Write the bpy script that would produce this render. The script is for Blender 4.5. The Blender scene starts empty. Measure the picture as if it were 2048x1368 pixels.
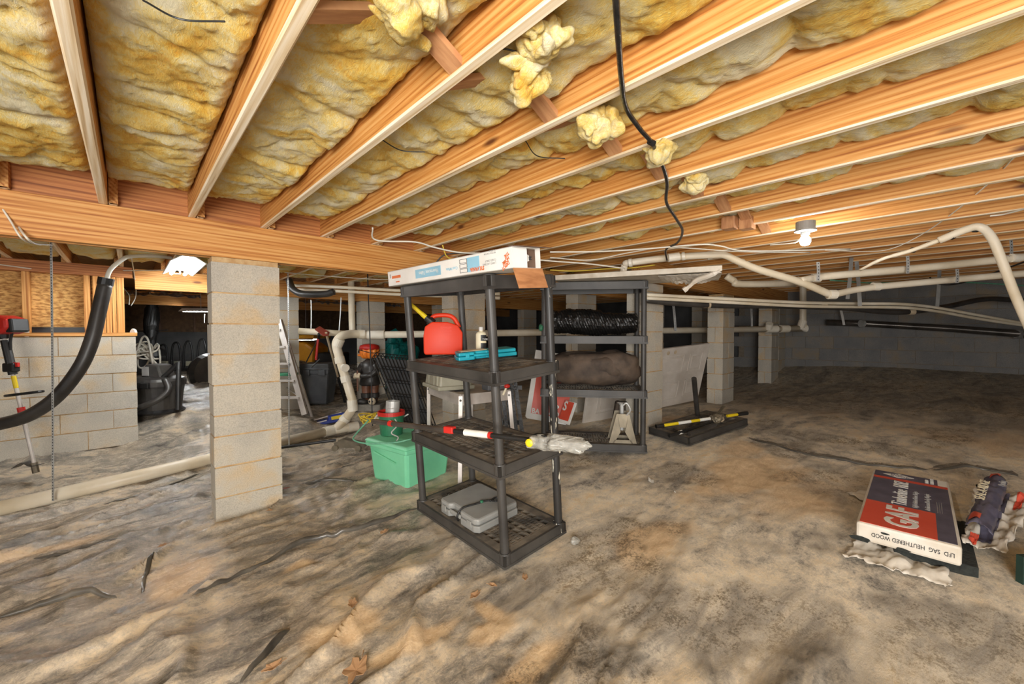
import bpy, math, random
import numpy as np
from mathutils import Vector, Matrix, noise as mnoise
random.seed(7); rng = np.random.default_rng(7)
SC = bpy.context.scene; COL = SC.collection
# ------------------------------------------------------------------ camera
FPX = 822.0; PITCH = math.atan(20 / FPX)
CAM = Vector((0, 0, 1.25))
R_ = Vector((.7326, -.6807, 0)).normalized(); F0 = Vector((-R_.y, R_.x, 0)); Z_ = Vector((0, 0, 1))
F_ = F0 * math.cos(PITCH) - Z_ * math.sin(PITCH); U_ = Z_ * math.cos(PITCH) + F0 * math.sin(PITCH)
cd = bpy.data.cameras.new('camera'); cam = bpy.data.objects.new('camera', cd); COL.objects.link(cam)
cd.sensor_width = 36; cd.lens = FPX / 2048 * 36; cd.clip_start = .02; cd.clip_end = 200
cam.matrix_world = Matrix(((R_.x, U_.x, -F_.x, CAM.x), (R_.y, U_.y, -F_.y, CAM.y), (R_.z, U_.z, -F_.z, CAM.z), (0, 0, 0, 1)))
SC.camera = cam
# ------------------------------------------------------------------ world, light, exposure
SC.view_settings.view_transform = 'Standard'; SC.view_settings.look = 'None'
SC.view_settings.gamma = 1; SC.view_settings.use_curve_mapping = False; SC.view_settings.exposure = 0.0
w = bpy.data.worlds.new('world'); SC.world = w; w.use_nodes = True
w.node_tree.nodes['Background'].inputs[0].default_value = (.95, .97, 1, 1)
w.node_tree.nodes['Background'].inputs[1].default_value = 1.0
def area(name, loc, target, sx, sy, power, col=(1, 1, 1)):
    l = bpy.data.lights.new(name, 'AREA'); l.shape = 'RECTANGLE'; l.size = sx; l.size_y = sy; l.energy = power; l.color = col
    o = bpy.data.objects.new(name, l); COL.objects.link(o); o.location = loc
    o.rotation_euler = (Vector(target) - Vector(loc)).to_track_quat('-Z', 'Y').to_euler(); return o
area('camera_fill', (-1.15, -1.0, 1.2), (1.6, 2.0, 1.2), 1.3, 1.1, 185, (1, .975, .94))  # soft fill added behind the camera to brighten the foreground
FLUO = 110.0; BULB = 190.0
# ------------------------------------------------------------------ helpers
def at(px, py, d): return CAM + (F_ + R_ * ((px - 1024) / FPX) + U_ * ((684 - py) / FPX)) * d
def ray(px, py): return F_ + R_ * ((px - 1024) / FPX) + U_ * ((684 - py) / FPX)
def hit(px, py, p, n): r = ray(px, py); return CAM + r * ((Vector(p) - CAM).dot(n) / r.dot(n))
# ground height: smooth surface through measured spots
GP = np.array([(.39, 3.28, 0), (.8, 3.4, .01), (1.38, 1.5, .012), (1.85, 1.45, .055), (1.4, 2.45, .02), (1.85, 2.4, .06), (3.3, 1.85, .185), (2.6, 2.5, .13),
 (3.72, 2.1, .26), (4.1, 2.1, .28), (5.6, 2, .33), (7.7, 2, .42), (8.7, 1.5, .66), (8.8, -.7, .69), (8.8, -2.5, .7), (6, -.5, .47), (4.5, 0, .36), (2.5, .3, .23), (3.2, .25, .27), (2, -.2, .17),
 (1, 1, .01), (-.35, 2.3, 0), (-.7, 4.8, -.15), (0, 4.9, -.14), (.6, 5.05, -.14), (1.3, 5.3, -.15), (1.95, 5.55, -.15), (.05, 6.2, -.05), (-1, 6.2, -.05), (-3, 4, -.05), (-2.5, 1, 0), (0, 0, 0), (0, -2.5, .05), (1.5, -2.5, .15),
 (.3, 7.0, .2), (1.0, 7.0, .2), (2.9, 6.6, .2), (2.4, 6.3, .1), (1.62, 5.85, .1), (2.05, 5.85, -.05), (2.7, 6.1, .13), (3, 4.5, .08), (4.5, 4, .2), (6, 4.5, .3), (8.5, 5, .5), (0, 11, .24), (4, 11, .3), (8.5, 11, .4), (-3, 8, .1), (-3, 11, .2)], float)
def _tps(r): return np.where(r > 1e-9, r * r * np.log(np.maximum(r, 1e-9)), 0)
_n = len(GP); _K = _tps(np.hypot(GP[:, None, 0] - GP[None, :, 0], GP[:, None, 1] - GP[None, :, 1])) + np.eye(_n) * .05
_A = np.zeros((_n + 3, _n + 3)); _A[:_n, :_n] = _K; _A[:_n, _n] = 1; _A[:_n, _n + 1:] = GP[:, :2]; _A[_n, :_n] = 1; _A[_n + 1:, :_n] = GP[:, :2].T
_W = np.linalg.solve(_A, np.concatenate([GP[:, 2], [0, 0, 0]]))
def gz(x, y):
    x = np.asarray(x, float); y = np.asarray(y, float); s = _W[_n] + _W[_n + 1] * x + _W[_n + 2] * y
    for i in range(_n): s = s + _W[i] * _tps(np.hypot(x - GP[i, 0], y - GP[i, 1]))
    return s
def gnd(px, py, dz=0.0):
    r = ray(px, py); t = 1.5
    for _ in range(40):
        p = CAM + r * t; t += (float(gz(p.x, p.y)) - p.z) / r.z * .7
    return CAM + r * t + Vector((0, 0, dz))
_perm = rng.random((256, 256))
def vnoise(x, y):
    xi = np.floor(x).astype(int); yi = np.floor(y).astype(int); fx = x - xi; fy = y - yi
    fx = fx * fx * (3 - 2 * fx); fy = fy * fy * (3 - 2 * fy); g = lambda a, b: _perm[a & 255, b & 255]
    return (g(xi, yi) * (1 - fx) + g(xi + 1, yi) * fx) * (1 - fy) + (g(xi, yi + 1) * (1 - fx) + g(xi + 1, yi + 1) * fx) * fy
def fbm(x, y, o=4):
    s = 0; a = .5
    for i in range(o): s = s + a * vnoise(x * 2 ** i + 17.3 * i, y * 2 ** i + 9.1 * i); a *= .5
    return s
def lin(c): return tuple(((v / 255) / 12.92 if v / 255 <= .04045 else ((v / 255 + .055) / 1.055) ** 2.4) for v in c) + (1,)
# ------------------------------------------------------------------ materials (all procedural)
MATS = {}
def nt(name):
    m = bpy.data.materials.new(name); m.use_nodes = True; n = m.node_tree; b = n.nodes['Principled BSDF']; MATS[name] = m
    return m, n, b
def N(n, t, **k):
    x = n.nodes.new(t)
    for a, v in k.items(): setattr(x, a, v)
    return x
def ramp(n, fac, stops):
    r = N(n, 'ShaderNodeValToRGB'); e = r.color_ramp.elements
    while len(e) < len(stops): e.new(.5)
    for i, (p, c) in enumerate(stops): e[i].position = p; e[i].color = c
    n.links.new(fac, r.inputs[0]); return r.outputs[0]
def coords(n, scale=(1, 1, 1), rnd=True):
    tc = N(n, 'ShaderNodeTexCoord'); mp = N(n, 'ShaderNodeMapping'); mp.inputs['Scale'].default_value = scale
    n.links.new(tc.outputs['Object'], mp.inputs['Vector'])
    if rnd:
        oi = N(n, 'ShaderNodeObjectInfo'); mu = N(n, 'ShaderNodeMath', operation='MULTIPLY'); mu.inputs[1].default_value = 37.0
        n.links.new(oi.outputs['Random'], mu.inputs[0]); n.links.new(mu.outputs[0], mp.inputs['Location'])
    return mp.outputs[0]
def noise(n, vec, scale, detail=4, rough=.55, dist=0):
    t = N(n, 'ShaderNodeTexNoise'); t.inputs['Scale'].default_value = scale; t.inputs['Detail'].default_value = detail
    t.inputs['Roughness'].default_value = rough; t.inputs['Distortion'].default_value = dist; n.links.new(vec, t.inputs['Vector']); return t.outputs[0]
def bump(n, b, h, s=.3, d=.01):
    bp = N(n, 'ShaderNodeBump'); bp.inputs['Strength'].default_value = s; bp.inputs['Distance'].default_value = d
    n.links.new(h, bp.inputs['Height']); n.links.new(bp.outputs[0], b.inputs['Normal'])
def pm(name, c1, c2=None, scale=8, rough=.6, metal=0, bs=.15, stretch=(1, 1, 1), detail=5, lo=.3, hi=.7, alpha=1, trans=0, spec=.5, emit=None):
    if name in MATS: return MATS[name]
    m, n, b = nt(name); c1 = lin(c1); c2 = lin(c2) if c2 else tuple(v * .75 for v in c1[:3]) + (1,)
    v = coords(n, stretch); h = noise(n, v, scale, detail)
    n.links.new(ramp(n, h, [(lo, c2), (hi, c1)]), b.inputs['Base Color'])
    b.inputs['Roughness'].default_value = rough; b.inputs['Metallic'].default_value = metal; b.inputs['Alpha'].default_value = alpha
    b.inputs['Transmission Weight'].default_value = trans; b.inputs['Specular IOR Level'].default_value = spec
    if bs: bump(n, b, h, bs, .01)
    if emit: b.inputs['Emission Color'].default_value = lin(c1 if 0 else (255, 250, 240)); b.inputs['Emission Strength'].default_value = emit
    return m
def wood(name, axis, base, dark, pale):
    m, n, b = nt(name); st = [75, 75, 75]; st[axis] = 1.3
    v = coords(n, tuple(st)); h = noise(n, v, 1.0, 6, .62, .5); s2 = [24, 24, 24]; s2[axis] = .6
    v2 = coords(n, tuple(s2)); wv = N(n, 'ShaderNodeTexWave', wave_type='BANDS', bands_direction='DIAGONAL'); wv.inputs['Scale'].default_value = 1.1
    wv.inputs['Distortion'].default_value = 5; wv.inputs['Detail'].default_value = 3; wv.inputs['Detail Scale'].default_value = .7; n.links.new(v2, wv.inputs['Vector'])
    mx = N(n, 'ShaderNodeMix', data_type='FLOAT'); mx.inputs[0].default_value = .16; n.links.new(h, mx.inputs[2]); n.links.new(wv.outputs['Fac'], mx.inputs[3])
    c = ramp(n, mx.outputs[0], [(.3, lin(dark)), (.45, lin(base)), (.62, lin(pale))])
    v3 = coords(n, tuple(s * .06 if i != axis else 1.4 for i, s in enumerate(st))); k = N(n, 'ShaderNodeTexVoronoi'); k.inputs['Scale'].default_value = 1; n.links.new(v3, k.inputs['Vector'])
    kr = ramp(n, k.outputs['Distance'], [(.04, (.12, .035, .01, 1)), (.09, (1, 1, 1, 1))])
    mu = N(n, 'ShaderNodeMix', data_type='RGBA', blend_type='MULTIPLY'); mu.inputs[0].default_value = .85; n.links.new(c, mu.inputs[6]); n.links.new(kr, mu.inputs[7])
    n.links.new(mu.outputs[2], b.inputs['Base Color']); b.inputs['Roughness'].default_value = .62; bump(n, b, h, .12, .004); return m
OR = ((198, 134, 64), (156, 90, 36), (218, 164, 96)); LIT_EDGE = ((226, 204, 168), (196, 164, 120), (242, 228, 204))  # joist undersides paler than their sides: grazing light put into the colour
for nm, ax in (('x', 0), ('y', 1), ('z', 2)): wood('wood_' + nm, ax, *OR); wood('pale_' + nm, ax, *LIT_EDGE)
wood('redwood_x', 0, (172, 106, 56), (124, 68, 30), (196, 132, 74)); wood('brown_z', 2, (184, 130, 92), (140, 92, 60), (206, 158, 120))
def mk_insul():
    m, n, b = nt('fiberglass'); v = coords(n, (1, 1, 1)); a = noise(n, v, 4.5, 5, .6, .9); f = noise(n, coords(n, (2.6, 1, 2)), 34, 8, .75, 2.2)
    mx = N(n, 'ShaderNodeMix', data_type='FLOAT'); mx.inputs[0].default_value = .35; n.links.new(a, mx.inputs[2]); n.links.new(f, mx.inputs[3])
    c = ramp(n, mx.outputs[0], [(.36, lin((230, 164, 30))), (.43, lin((244, 198, 76))), (.5, lin((248, 222, 138))), (.58, lin((248, 236, 196)))])
    n.links.new(c, b.inputs['Base Color']); b.inputs['Roughness'].default_value = 1; b.inputs['Specular IOR Level'].default_value = .05
    b.inputs['Sheen Weight'].default_value = .25; bump(n, b, f, .8, .018)
mk_insul()
def mk_block(nm='block', k1=(206, 182, 146), k2=(198, 190, 174), k3=(182, 176, 164)):
    m, n, b = nt(nm); v = coords(n); a = noise(n, v, 3, 4); f = noise(n, v, 160, 3, .7); p = N(n, 'ShaderNodeTexVoronoi'); p.inputs['Scale'].default_value = 110; n.links.new(v, p.inputs['Vector'])
    c = ramp(n, a, [(.32, lin(k1)), (.46, lin(k2)), (.7, lin(k3))])
    c2 = ramp(n, f, [(.3, (.55, .55, .55, 1)), (.6, (1, 1, 1, 1))]); mu = N(n, 'ShaderNodeMix', data_type='RGBA', blend_type='MULTIPLY'); mu.inputs[0].default_value = .7
    n.links.new(c, mu.inputs[6]); n.links.new(c2, mu.inputs[7]); n.links.new(mu.outputs[2], b.inputs['Base Color']); b.inputs['Roughness'].default_value = .95; bump(n, b, f, .5, .004)
mk_block()
mk_block('block_shaded', (150, 136, 116), (138, 135, 130), (122, 122, 122))  # darker copy for the right wall: its distance from light put into colour
pm('mortar_shaded', (140, 130, 116), (118, 106, 90), 20, .95, bs=.5)
pm('mortar', (206, 178, 134), (176, 136, 88), 20, .95, bs=.5)
def mk_ground():
    m, n, b = nt('ground'); g = N(n, 'ShaderNodeNewGeometry'); v = g.outputs['Position']; at_ = N(n, 'ShaderNodeAttribute', attribute_name='zone'); sep = N(n, 'ShaderNodeSeparateColor'); n.links.new(at_.outputs['Color'], sep.inputs[0])
    mp = N(n, 'ShaderNodeMapping'); mp.inputs['Scale'].default_value = (1, 2.2, 1); mp.inputs['Rotation'].default_value = (0, 0, .15); n.links.new(v, mp.inputs['Vector'])
    mp2 = N(n, 'ShaderNodeMapping'); mp2.inputs['Scale'].default_value = (1, 2.6, 1); mp2.inputs['Rotation'].default_value = (0, 0, -.2); n.links.new(v, mp2.inputs['Vector'])
    big = noise(n, mp.outputs[0], 1.9, 11, .66, .8); med = noise(n, mp2.outputs[0], 7, 10, .76, .6); fine = noise(n, v, 90, 5, .85)
    def mix(a, bb, f): 
        x = N(n, 'ShaderNodeMix', data_type='FLOAT'); x.inputs[0].default_value = f; n.links.new(a, x.inputs[2]); n.links.new(bb, x.inputs[3]); return x.outputs[0]
    iso = noise(n, v, 14, 10, .78, .3); d = mix(mix(big, med, .42), fine, .2); ds = mix(mix(big, iso, .45), fine, .24)
    plast = ramp(n, d, [(.39, lin((70, 67, 62))), (.45, lin((120, 114, 105))), (.51, lin((164, 153, 137))), (.59, lin((208, 188, 158)))])
    sand = ramp(n, ds, [(.37, lin((76, 74, 71))), (.42, lin((146, 139, 128))), (.48, lin((197, 186, 168))), (.54, lin((224, 209, 183))), (.61, lin((224, 195, 150)))])
    zz = N(n, 'ShaderNodeMix', data_type='RGBA'); n.links.new(sep.outputs[0], zz.inputs[0]); n.links.new(plast, zz.inputs[6]); n.links.new(sand, zz.inputs[7])
    di = N(n, 'ShaderNodeMix', data_type='RGBA'); n.links.new(sep.outputs[1], di.inputs[0]); n.links.new(zz.outputs[2], di.inputs[6])
    n.links.new(ramp(n, mix(med, fine, .4), [(.38, lin((188, 156, 118))), (.6, lin((230, 204, 166)))]), di.inputs[7])
    sp = N(n, 'ShaderNodeMix', data_type='RGBA', blend_type='MULTIPLY'); n.links.new(di.outputs[2], sp.inputs[6])
    sp.inputs[7].default_value = (.26, .25, .24, 1); ma = N(n, 'ShaderNodeMath', operation='MULTIPLY'); n.links.new(sep.outputs[2], ma.inputs[0])
    n.links.new(ramp(n, mix(fine, iso, .5), [(.45, (0, 0, 0, 1)), (.56, (1, 1, 1, 1))]), ma.inputs[1]); n.links.new(ma.outputs[0], sp.inputs[0])
    n.links.new(sp.outputs[2], b.inputs['Base Color'])
    ro = ramp(n, d, [(.44, (.13, .13, .13, 1)), (.6, (.42, .42, .42, 1))]); rz = N(n, 'ShaderNodeMix', data_type='RGBA'); n.links.new(sep.outputs[0], rz.inputs[0]); n.links.new(ro, rz.inputs[6]); rz.inputs[7].default_value = (.8, .8, .8, 1)
    n.links.new(rz.outputs[2], b.inputs['Roughness']); bump(n, b, mix(med, fine, .35), .35, .02)
mk_ground()
pm('plastic_fold', (104, 98, 88), (52, 49, 45), 7, .3, bs=.3)
pm('bridging', (196, 146, 100), (160, 108, 70), 9, .7, stretch=(1, 6, 1), bs=.1)
pm('black_resin', (72, 69, 65), (44, 42, 40), 5, .5, bs=.08); pm('dusty_resin', (116, 106, 92), (62, 58, 53), 9, .7, bs=.1, lo=.36, hi=.62)
pm('black', (34, 33, 32), (18, 18, 18), 6, .45); pm('rubber', (66, 62, 58), (38, 36, 34), 5, .42); pm('grey_resin', (150, 150, 146), (128, 128, 124), 5, .5, bs=.05)
pm('pvc', (234, 224, 204), (206, 190, 160), 3, .4, bs=.03); pm('pvc_fit', (240, 234, 220), (216, 204, 180), 4, .38, bs=.03)
pm('galv', (206, 206, 202), (168, 168, 164), 9, .42, .35, bs=.06); pm('steel', (150, 140, 120), (104, 96, 82), 6, .45, .6); pm('alu', (214, 206, 198), (180, 172, 164), 6, .45, .4, bs=.05)
pm('dark_metal', (104, 98, 92), (70, 66, 62), 6, .26, .6, bs=.06); pm('red_can', (220, 62, 28), (204, 50, 20), 3, .5, bs=.04, spec=.35); pm('red', (200, 44, 34), (168, 30, 24), 5, .45, bs=.05)
pm('yellow', (226, 200, 30), (206, 176, 20), 5, .45, bs=.05); pm('teal', (30, 164, 180), (20, 142, 160), 4, .42, bs=.05); pm('mint', (134, 216, 172), (112, 196, 152), 3, .45, bs=.04)
pm('green', (46, 118, 84), (32, 92, 64), 4, .5); pm('cream', (236, 226, 196), (222, 208, 172), 4, .5, bs=.03); pm('white', (236, 234, 228), (216, 212, 204), 5, .55, bs=.04)
pm('print_red', (214, 88, 66), (204, 74, 54), 6, .35, bs=.1); pm('print_navy', (98, 94, 110), (76, 73, 88), 14, .35, bs=.12); pm('print_blue', (150, 200, 222), None, 4, .6, bs=0); pm('print_orange', (226, 112, 40), None, 4, .6, bs=0)
pm('print_white', (232, 230, 222), None, 8, .5, bs=0); pm('print_black', (40, 40, 42), None, 8, .5, bs=0); pm('print_grey', (168, 166, 162), None, 8, .6, bs=0)
pm('cardboard', (182, 126, 80), (150, 98, 58), 12, .85, stretch=(1, 1, 4)); pm('card_dark', (110, 84, 66), (80, 60, 46), 8, .85); pm('wrap', (226, 220, 210), (196, 184, 164), 6, .4, bs=.5)
pm('clear_bag', (200, 198, 188), (140, 138, 130), 24, .18, bs=.9, alpha=.55); pm('shingle', (48, 52, 48), (26, 28, 26), 60, .9, bs=.5); pm('brown_bag', (96, 80, 66), (50, 41, 34), 7, .75, bs=.9)
pm('glossy_black', (30, 29, 28), (14, 14, 14), 50, .22, bs=.7); pm('pumpkin', (240, 146, 54), (220, 112, 32), 5, .4); pm('statue_black', (58, 54, 50), (34, 32, 30), 7, .4); pm('statue_brown', (120, 76, 52), (84, 50, 34), 8, .5)
pm('skull', (226, 214, 190), (190, 170, 136), 10, .6); pm('stone', (140, 134, 124), (110, 104, 94), 12, .9); pm('blue', (44, 66, 158), (30, 46, 120), 5, .4); pm('mower_yellow', (226, 160, 30), (200, 132, 20), 4, .4)
pm('tarp', (30, 142, 138), (14, 100, 100), 5, .35, bs=.5); pm('rope_yellow', (226, 196, 60), (190, 160, 40), 30, .7); pm('rope_green', (110, 170, 140), (80, 140, 112), 30, .6); pm('leaf', (182, 146, 108), (148, 110, 76), 14, .8)
pm('osb', (222, 174, 104), (158, 106, 50), 22, .8, bs=.25, stretch=(1, 1, 2.6), detail=3, lo=.36, hi=.6); pm('subfloor', (190, 140, 80), (150, 104, 56), 14, .8); pm('wire_white', (232, 226, 210), None, 5, .5, bs=0); pm('wire_yellow', (220, 190, 70), None, 5, .5, bs=0)
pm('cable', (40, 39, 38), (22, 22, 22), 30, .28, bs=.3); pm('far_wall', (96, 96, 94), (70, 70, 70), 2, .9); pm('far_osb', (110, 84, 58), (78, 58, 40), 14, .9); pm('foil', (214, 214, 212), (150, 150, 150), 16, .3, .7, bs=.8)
pm('door_white', (214, 206, 196), (190, 180, 168), 5, .4, bs=.04); pm('board', (216, 208, 192), (184, 172, 152), 10, .5, bs=.2); pm('green_dark', (34, 62, 52), (20, 40, 34), 8, .6); pm('purple', (120, 84, 150), None, 5, .5, bs=0)
pm('paper', (240, 238, 232), None, 8, .8, bs=.1); pm('bin_grey', (98, 100, 102), (68, 70, 74), 4, .5); pm('tan_bin', (170, 166, 146), (134, 130, 112), 5, .55); pm('handle_wood', (196, 178, 150), (160, 140, 112), 9, .6); pm('rust_red', (150, 64, 46), (110, 44, 32), 6, .6)
def emi(name, col, s):
    m, n, b = nt(name); b.inputs['Base Color'].default_value = (1, 1, 1, 1); b.inputs['Emission Color'].default_value = col; b.inputs['Emission Strength'].default_value = s
emi('tube_light', (.93, .97, 1, 1), FLUO); emi('bulb_light', (1, .97, .93, 1), BULB); emi('far_light', (.95, .98, 1, 1), 6)
# ------------------------------------------------------------------ mesh builder
ORG = {}
def frame(o, x, y):
    x = Vector(x).normalized(); z = x.cross(Vector(y)).normalized(); y = z.cross(x); o = Vector(o)
    return Matrix(((x.x, y.x, z.x, o.x), (x.y, y.y, z.y, o.y), (x.z, y.z, z.z, o.z), (0, 0, 0, 1)))
def rotz(o, a): return Matrix.Translation(Vector(o)) @ Matrix.Rotation(a, 4, 'Z')
def smooth_path(pts, k=6):
    pts = [Vector(p) for p in pts]
    if len(pts) < 3: return pts
    P = [pts[0] * 2 - pts[1]] + pts + [pts[-1] * 2 - pts[-2]]; out = []
    for i in range(1, len(P) - 2):
        a, b, c, d = P[i - 1:i + 3]
        for j in range(k):
            t = j / k; out.append(.5 * ((2 * b) + (c - a) * t + (2 * a - 5 * b + 4 * c - d) * t * t + (3 * b - a - 3 * c + d) * t ** 3))
    return out + [pts[-1]]
class MB:
    def __init__(s, M=None): s.v = []; s.f = []; s.mi = []; s.M = M; s.m = 0
    def add(s, vs, fs):
        b = len(s.v); s.v += [(s.M @ Vector(p)) if s.M else Vector(p) for p in vs]; s.f += [tuple(i + b for i in q) for q in fs]; s.mi += [s.m] * len(fs); return s
    def mat(s, i): s.m = i; return s
    def box(s, x0, x1, y0, y1, z0, z1, T=None):
        vs = [Vector((x, y, z)) for z in (z0, z1) for y in (y0, y1) for x in (x0, x1)]
        if T: vs = [T @ p for p in vs]
        return s.add(vs, [(0, 2, 3, 1), (4, 5, 7, 6), (0, 1, 5, 4), (2, 6, 7, 3), (0, 4, 6, 2), (1, 3, 7, 5)])
    def frust(s, x0, x1, y0, y1, z0, z1, t):      # box whose bottom is inset by t
        vs = [(x0 + t, y0 + t, z0), (x1 - t, y0 + t, z0), (x0 + t, y1 - t, z0), (x1 - t, y1 - t, z0), (x0, y0, z1), (x1, y0, z1), (x0, y1, z1), (x1, y1, z1)]
        return s.add(vs, [(0, 2, 3, 1), (4, 5, 7, 6), (0, 1, 5, 4), (2, 6, 7, 3), (0, 4, 6, 2), (1, 3, 7, 5)])
    def bar(s, p, q, w, h, up=(0, 0, 1)):
        p = Vector(p); q = Vector(q); d = (q - p); L = d.length; d.normalize(); u = Vector(up)
        if abs(d.dot(u)) > .98: u = Vector((1, 0, 0))
        x = d.cross(u).normalized(); z = x.cross(d)
        return s.add([o + x * a * w / 2 + z * b * h / 2 for o in (p, q) for b in (-1, 1) for a in (-1, 1)], [(0, 1, 3, 2), (4, 6, 7, 5), (0, 4, 5, 1), (2, 3, 7, 6), (0, 2, 6, 4), (1, 5, 7, 3)])
    def tube(s, pts, r, seg=10, k=0, caps=True):
        pts = smooth_path(pts, k) if k else [Vector(p) for p in pts]; n = len(pts); rs = r if isinstance(r, (list, tuple)) else [r] * n
        if len(rs) != n: rs = [rs[min(int(i / (n - 1) * (len(rs) - 1) + .5), len(rs) - 1)] for i in range(n)]
        vs = []; prev = None
        for i, p in enumerate(pts):
            d = (pts[min(i + 1, n - 1)] - pts[max(i - 1, 0)])
            d = d.normalized() if d.length > 1e-9 else Vector((0, 0, 1))
            if prev is None:
                u = Vector((0, 0, 1)) if abs(d.z) < .9 else Vector((1, 0, 0)); x = d.cross(u).normalized()
            else:
                x = prev - d * prev.dot(d); x.normalize()
            prev = x; y = d.cross(x)
            vs += [p + (x * math.cos(2 * math.pi * j / seg) + y * math.sin(2 * math.pi * j / seg)) * rs[i] for j in range(seg)]
        fs = [(i * seg + j, i * seg + (j + 1) % seg, (i + 1) * seg + (j + 1) % seg, (i + 1) * seg + j) for i in range(n - 1) for j in range(seg)]
        if caps: fs += [tuple(range(seg))[::-1], tuple((n - 1) * seg + j for j in range(seg))]
        return s.add(vs, fs)
    def strap(s, pts, w, t, side, k=0):          # flat ribbon with thickness
        pts = smooth_path(pts, k) if k else [Vector(p) for p in pts]; sd = Vector(side).normalized(); vs = []; n = len(pts)
        for i, p in enumerate(pts):
            d = (pts[min(i + 1, n - 1)] - pts[max(i - 1, 0)]).normalized(); nn = d.cross(sd).normalized()
            vs += [p + sd * w / 2 + nn * t / 2, p - sd * w / 2 + nn * t / 2, p - sd * w / 2 - nn * t / 2, p + sd * w / 2 - nn * t / 2]
        fs = [(i * 4 + j, i * 4 + (j + 1) % 4, i * 4 + 4 + (j + 1) % 4, i * 4 + 4 + j) for i in range(n - 1) for j in range(4)] + [(3, 2, 1, 0), (n * 4 - 4, n * 4 - 3, n * 4 - 2, n * 4 - 1)]
        return s.add(vs, fs)
    def lathe(s, prof, seg=24, T=None, sx=1, sy=1):
        vs = []; n = len(prof)
        for r, z in prof: vs += [Vector((math.cos(2 * math.pi * j / seg) * r * sx, math.sin(2 * math.pi * j / seg) * r * sy, z)) for j in range(seg)]
        if T: vs = [T @ p for p in vs]
        fs = [(i * seg + j, i * seg + (j + 1) % seg, (i + 1) * seg + (j + 1) % seg, (i + 1) * seg + j) for i in range(n - 1) for j in range(seg)] + [tuple(range(seg))[::-1], tuple((n - 1) * seg + j for j in range(seg))]
        return s.add(vs, fs)
    def prism(s, poly, z0, z1, T=None):
        n = len(poly); vs = [Vector((x, y, z0)) for x, y in poly] + [Vector((x, y, z1)) for x, y in poly]
        if T: vs = [T @ p for p in vs]
        return s.add(vs, [tuple(range(n))[::-1], tuple(range(n, 2 * n))] + [(i, (i + 1) % n, n + (i + 1) % n, n + i) for i in range(n)])
    def grid(s, P):                               # P: (n,m,3)
        n, m = P.shape[:2]; return s.add([Vector(p) for p in P.reshape(-1, 3)], [(i * m + j, i * m + j + 1, (i + 1) * m + j + 1, (i + 1) * m + j) for i in range(n - 1) for j in range(m - 1)])
    def blob(s, rx, ry, rz, n=16, amp=0, sc=3, pw=1.0, T=None, seed=0):
        vs = []; sg = lambda a, p: math.copysign(abs(a) ** p, a)
        for i in range(n + 1):
            th = -math.pi / 2 + math.pi * i / n
            for j in range(2 * n):
                ph = math.pi * j / n; p = Vector((sg(math.cos(th), pw) * sg(math.cos(ph), pw) * rx, sg(math.cos(th), pw) * sg(math.sin(ph), pw) * ry, sg(math.sin(th), pw) * rz))
                if amp: p *= 1 + amp * mnoise.fractal(p * sc + Vector((seed, seed * .7, 3)), .8, 2, 3)
                vs.append(T @ p if T else p)
        m = 2 * n; return s.add(vs, [(i * m + j, i * m + (j + 1) % m, (i + 1) * m + (j + 1) % m, (i + 1) * m + j) for i in range(n) for j in range(m)])
    def build(s, name, mats, parent=None, smooth=False, bevel=0, label=None, cat=None, group=None, kind=None, solid=0):
        if isinstance(mats, str): mats = [mats]
        A = np.array([tuple(p) for p in s.v])
        if parent: o = ORG[parent.name]
        else: o = Vector(((A[:, 0].min() + A[:, 0].max()) / 2, (A[:, 1].min() + A[:, 1].max()) / 2, A[:, 2].min()))
        me = bpy.data.meshes.new(name); me.from_pydata([tuple(p - o) for p in s.v], [], s.f); me.validate(); me.update()
        for m in mats: me.materials.append(MATS[m])
        if len(mats) > 1: me.polygons.foreach_set('material_index', s.mi[:len(me.polygons)])
        if smooth: me.polygons.foreach_set('use_smooth', [True] * len(me.polygons))
        ob = bpy.data.objects.new(name, me); COL.objects.link(ob)
        if parent: ob.parent = parent
        else: ob.location = o
        ORG[ob.name] = o
        if solid: md = ob.modifiers.new('thickness', 'SOLIDIFY'); md.thickness = solid
        if bevel: md = ob.modifiers.new('bevel', 'BEVEL'); md.width = bevel; md.segments = 2; md.limit_method = 'ANGLE'
        if smooth == 2: md = ob.modifiers.new('sub', 'SUBSURF'); md.levels = 1; md.render_levels = 1
        return tag(ob, label, cat, group, kind)
def tag(o, label=None, cat=None, group=None, kind=None):
    for k, v in (('label', label), ('category', cat), ('group', group), ('kind', kind)):
        if v: o[k] = v
    return o
def thing(name, label, cat, loc, group=None, kind=None):
    o = bpy.data.objects.new(name, None); COL.objects.link(o); o.location = loc; o.empty_display_size = .1; ORG[o.name] = Vector(loc); return tag(o, label, cat, group, kind)
def inst(name, mesh, loc, parent, rz=0, scale=None):
    o = bpy.data.objects.new(name, mesh); COL.objects.link(o); o.parent = parent; o.location = Vector(loc) - ORG[parent.name]; o.rotation_euler = (0, 0, rz)
    if scale: o.scale = scale
    return o
def text(body, size, T, mat, parent, name='lettering', sx=1.0, ext=.0006, align='LEFT', bold=0.0):
    cu = bpy.data.curves.new(name, 'FONT'); cu.body = body; cu.size = size; cu.extrude = ext; cu.align_x = align; cu.offset = bold; cu.resolution_u = 3
    t = bpy.data.objects.new('tmp', cu); COL.objects.link(t); dg = bpy.context.evaluated_depsgraph_get(); me = bpy.data.meshes.new_from_object(t.evaluated_get(dg)); bpy.data.objects.remove(t)
    me.transform(Matrix.Translation(-ORG[parent.name]) @ T @ Matrix.Diagonal((sx, 1, 1, 1))); me.materials.clear(); me.materials.append(MATS[mat])
    o = bpy.data.objects.new(name, me); COL.objects.link(o); o.parent = parent; ORG[o.name] = ORG[parent.name]; return o
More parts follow.
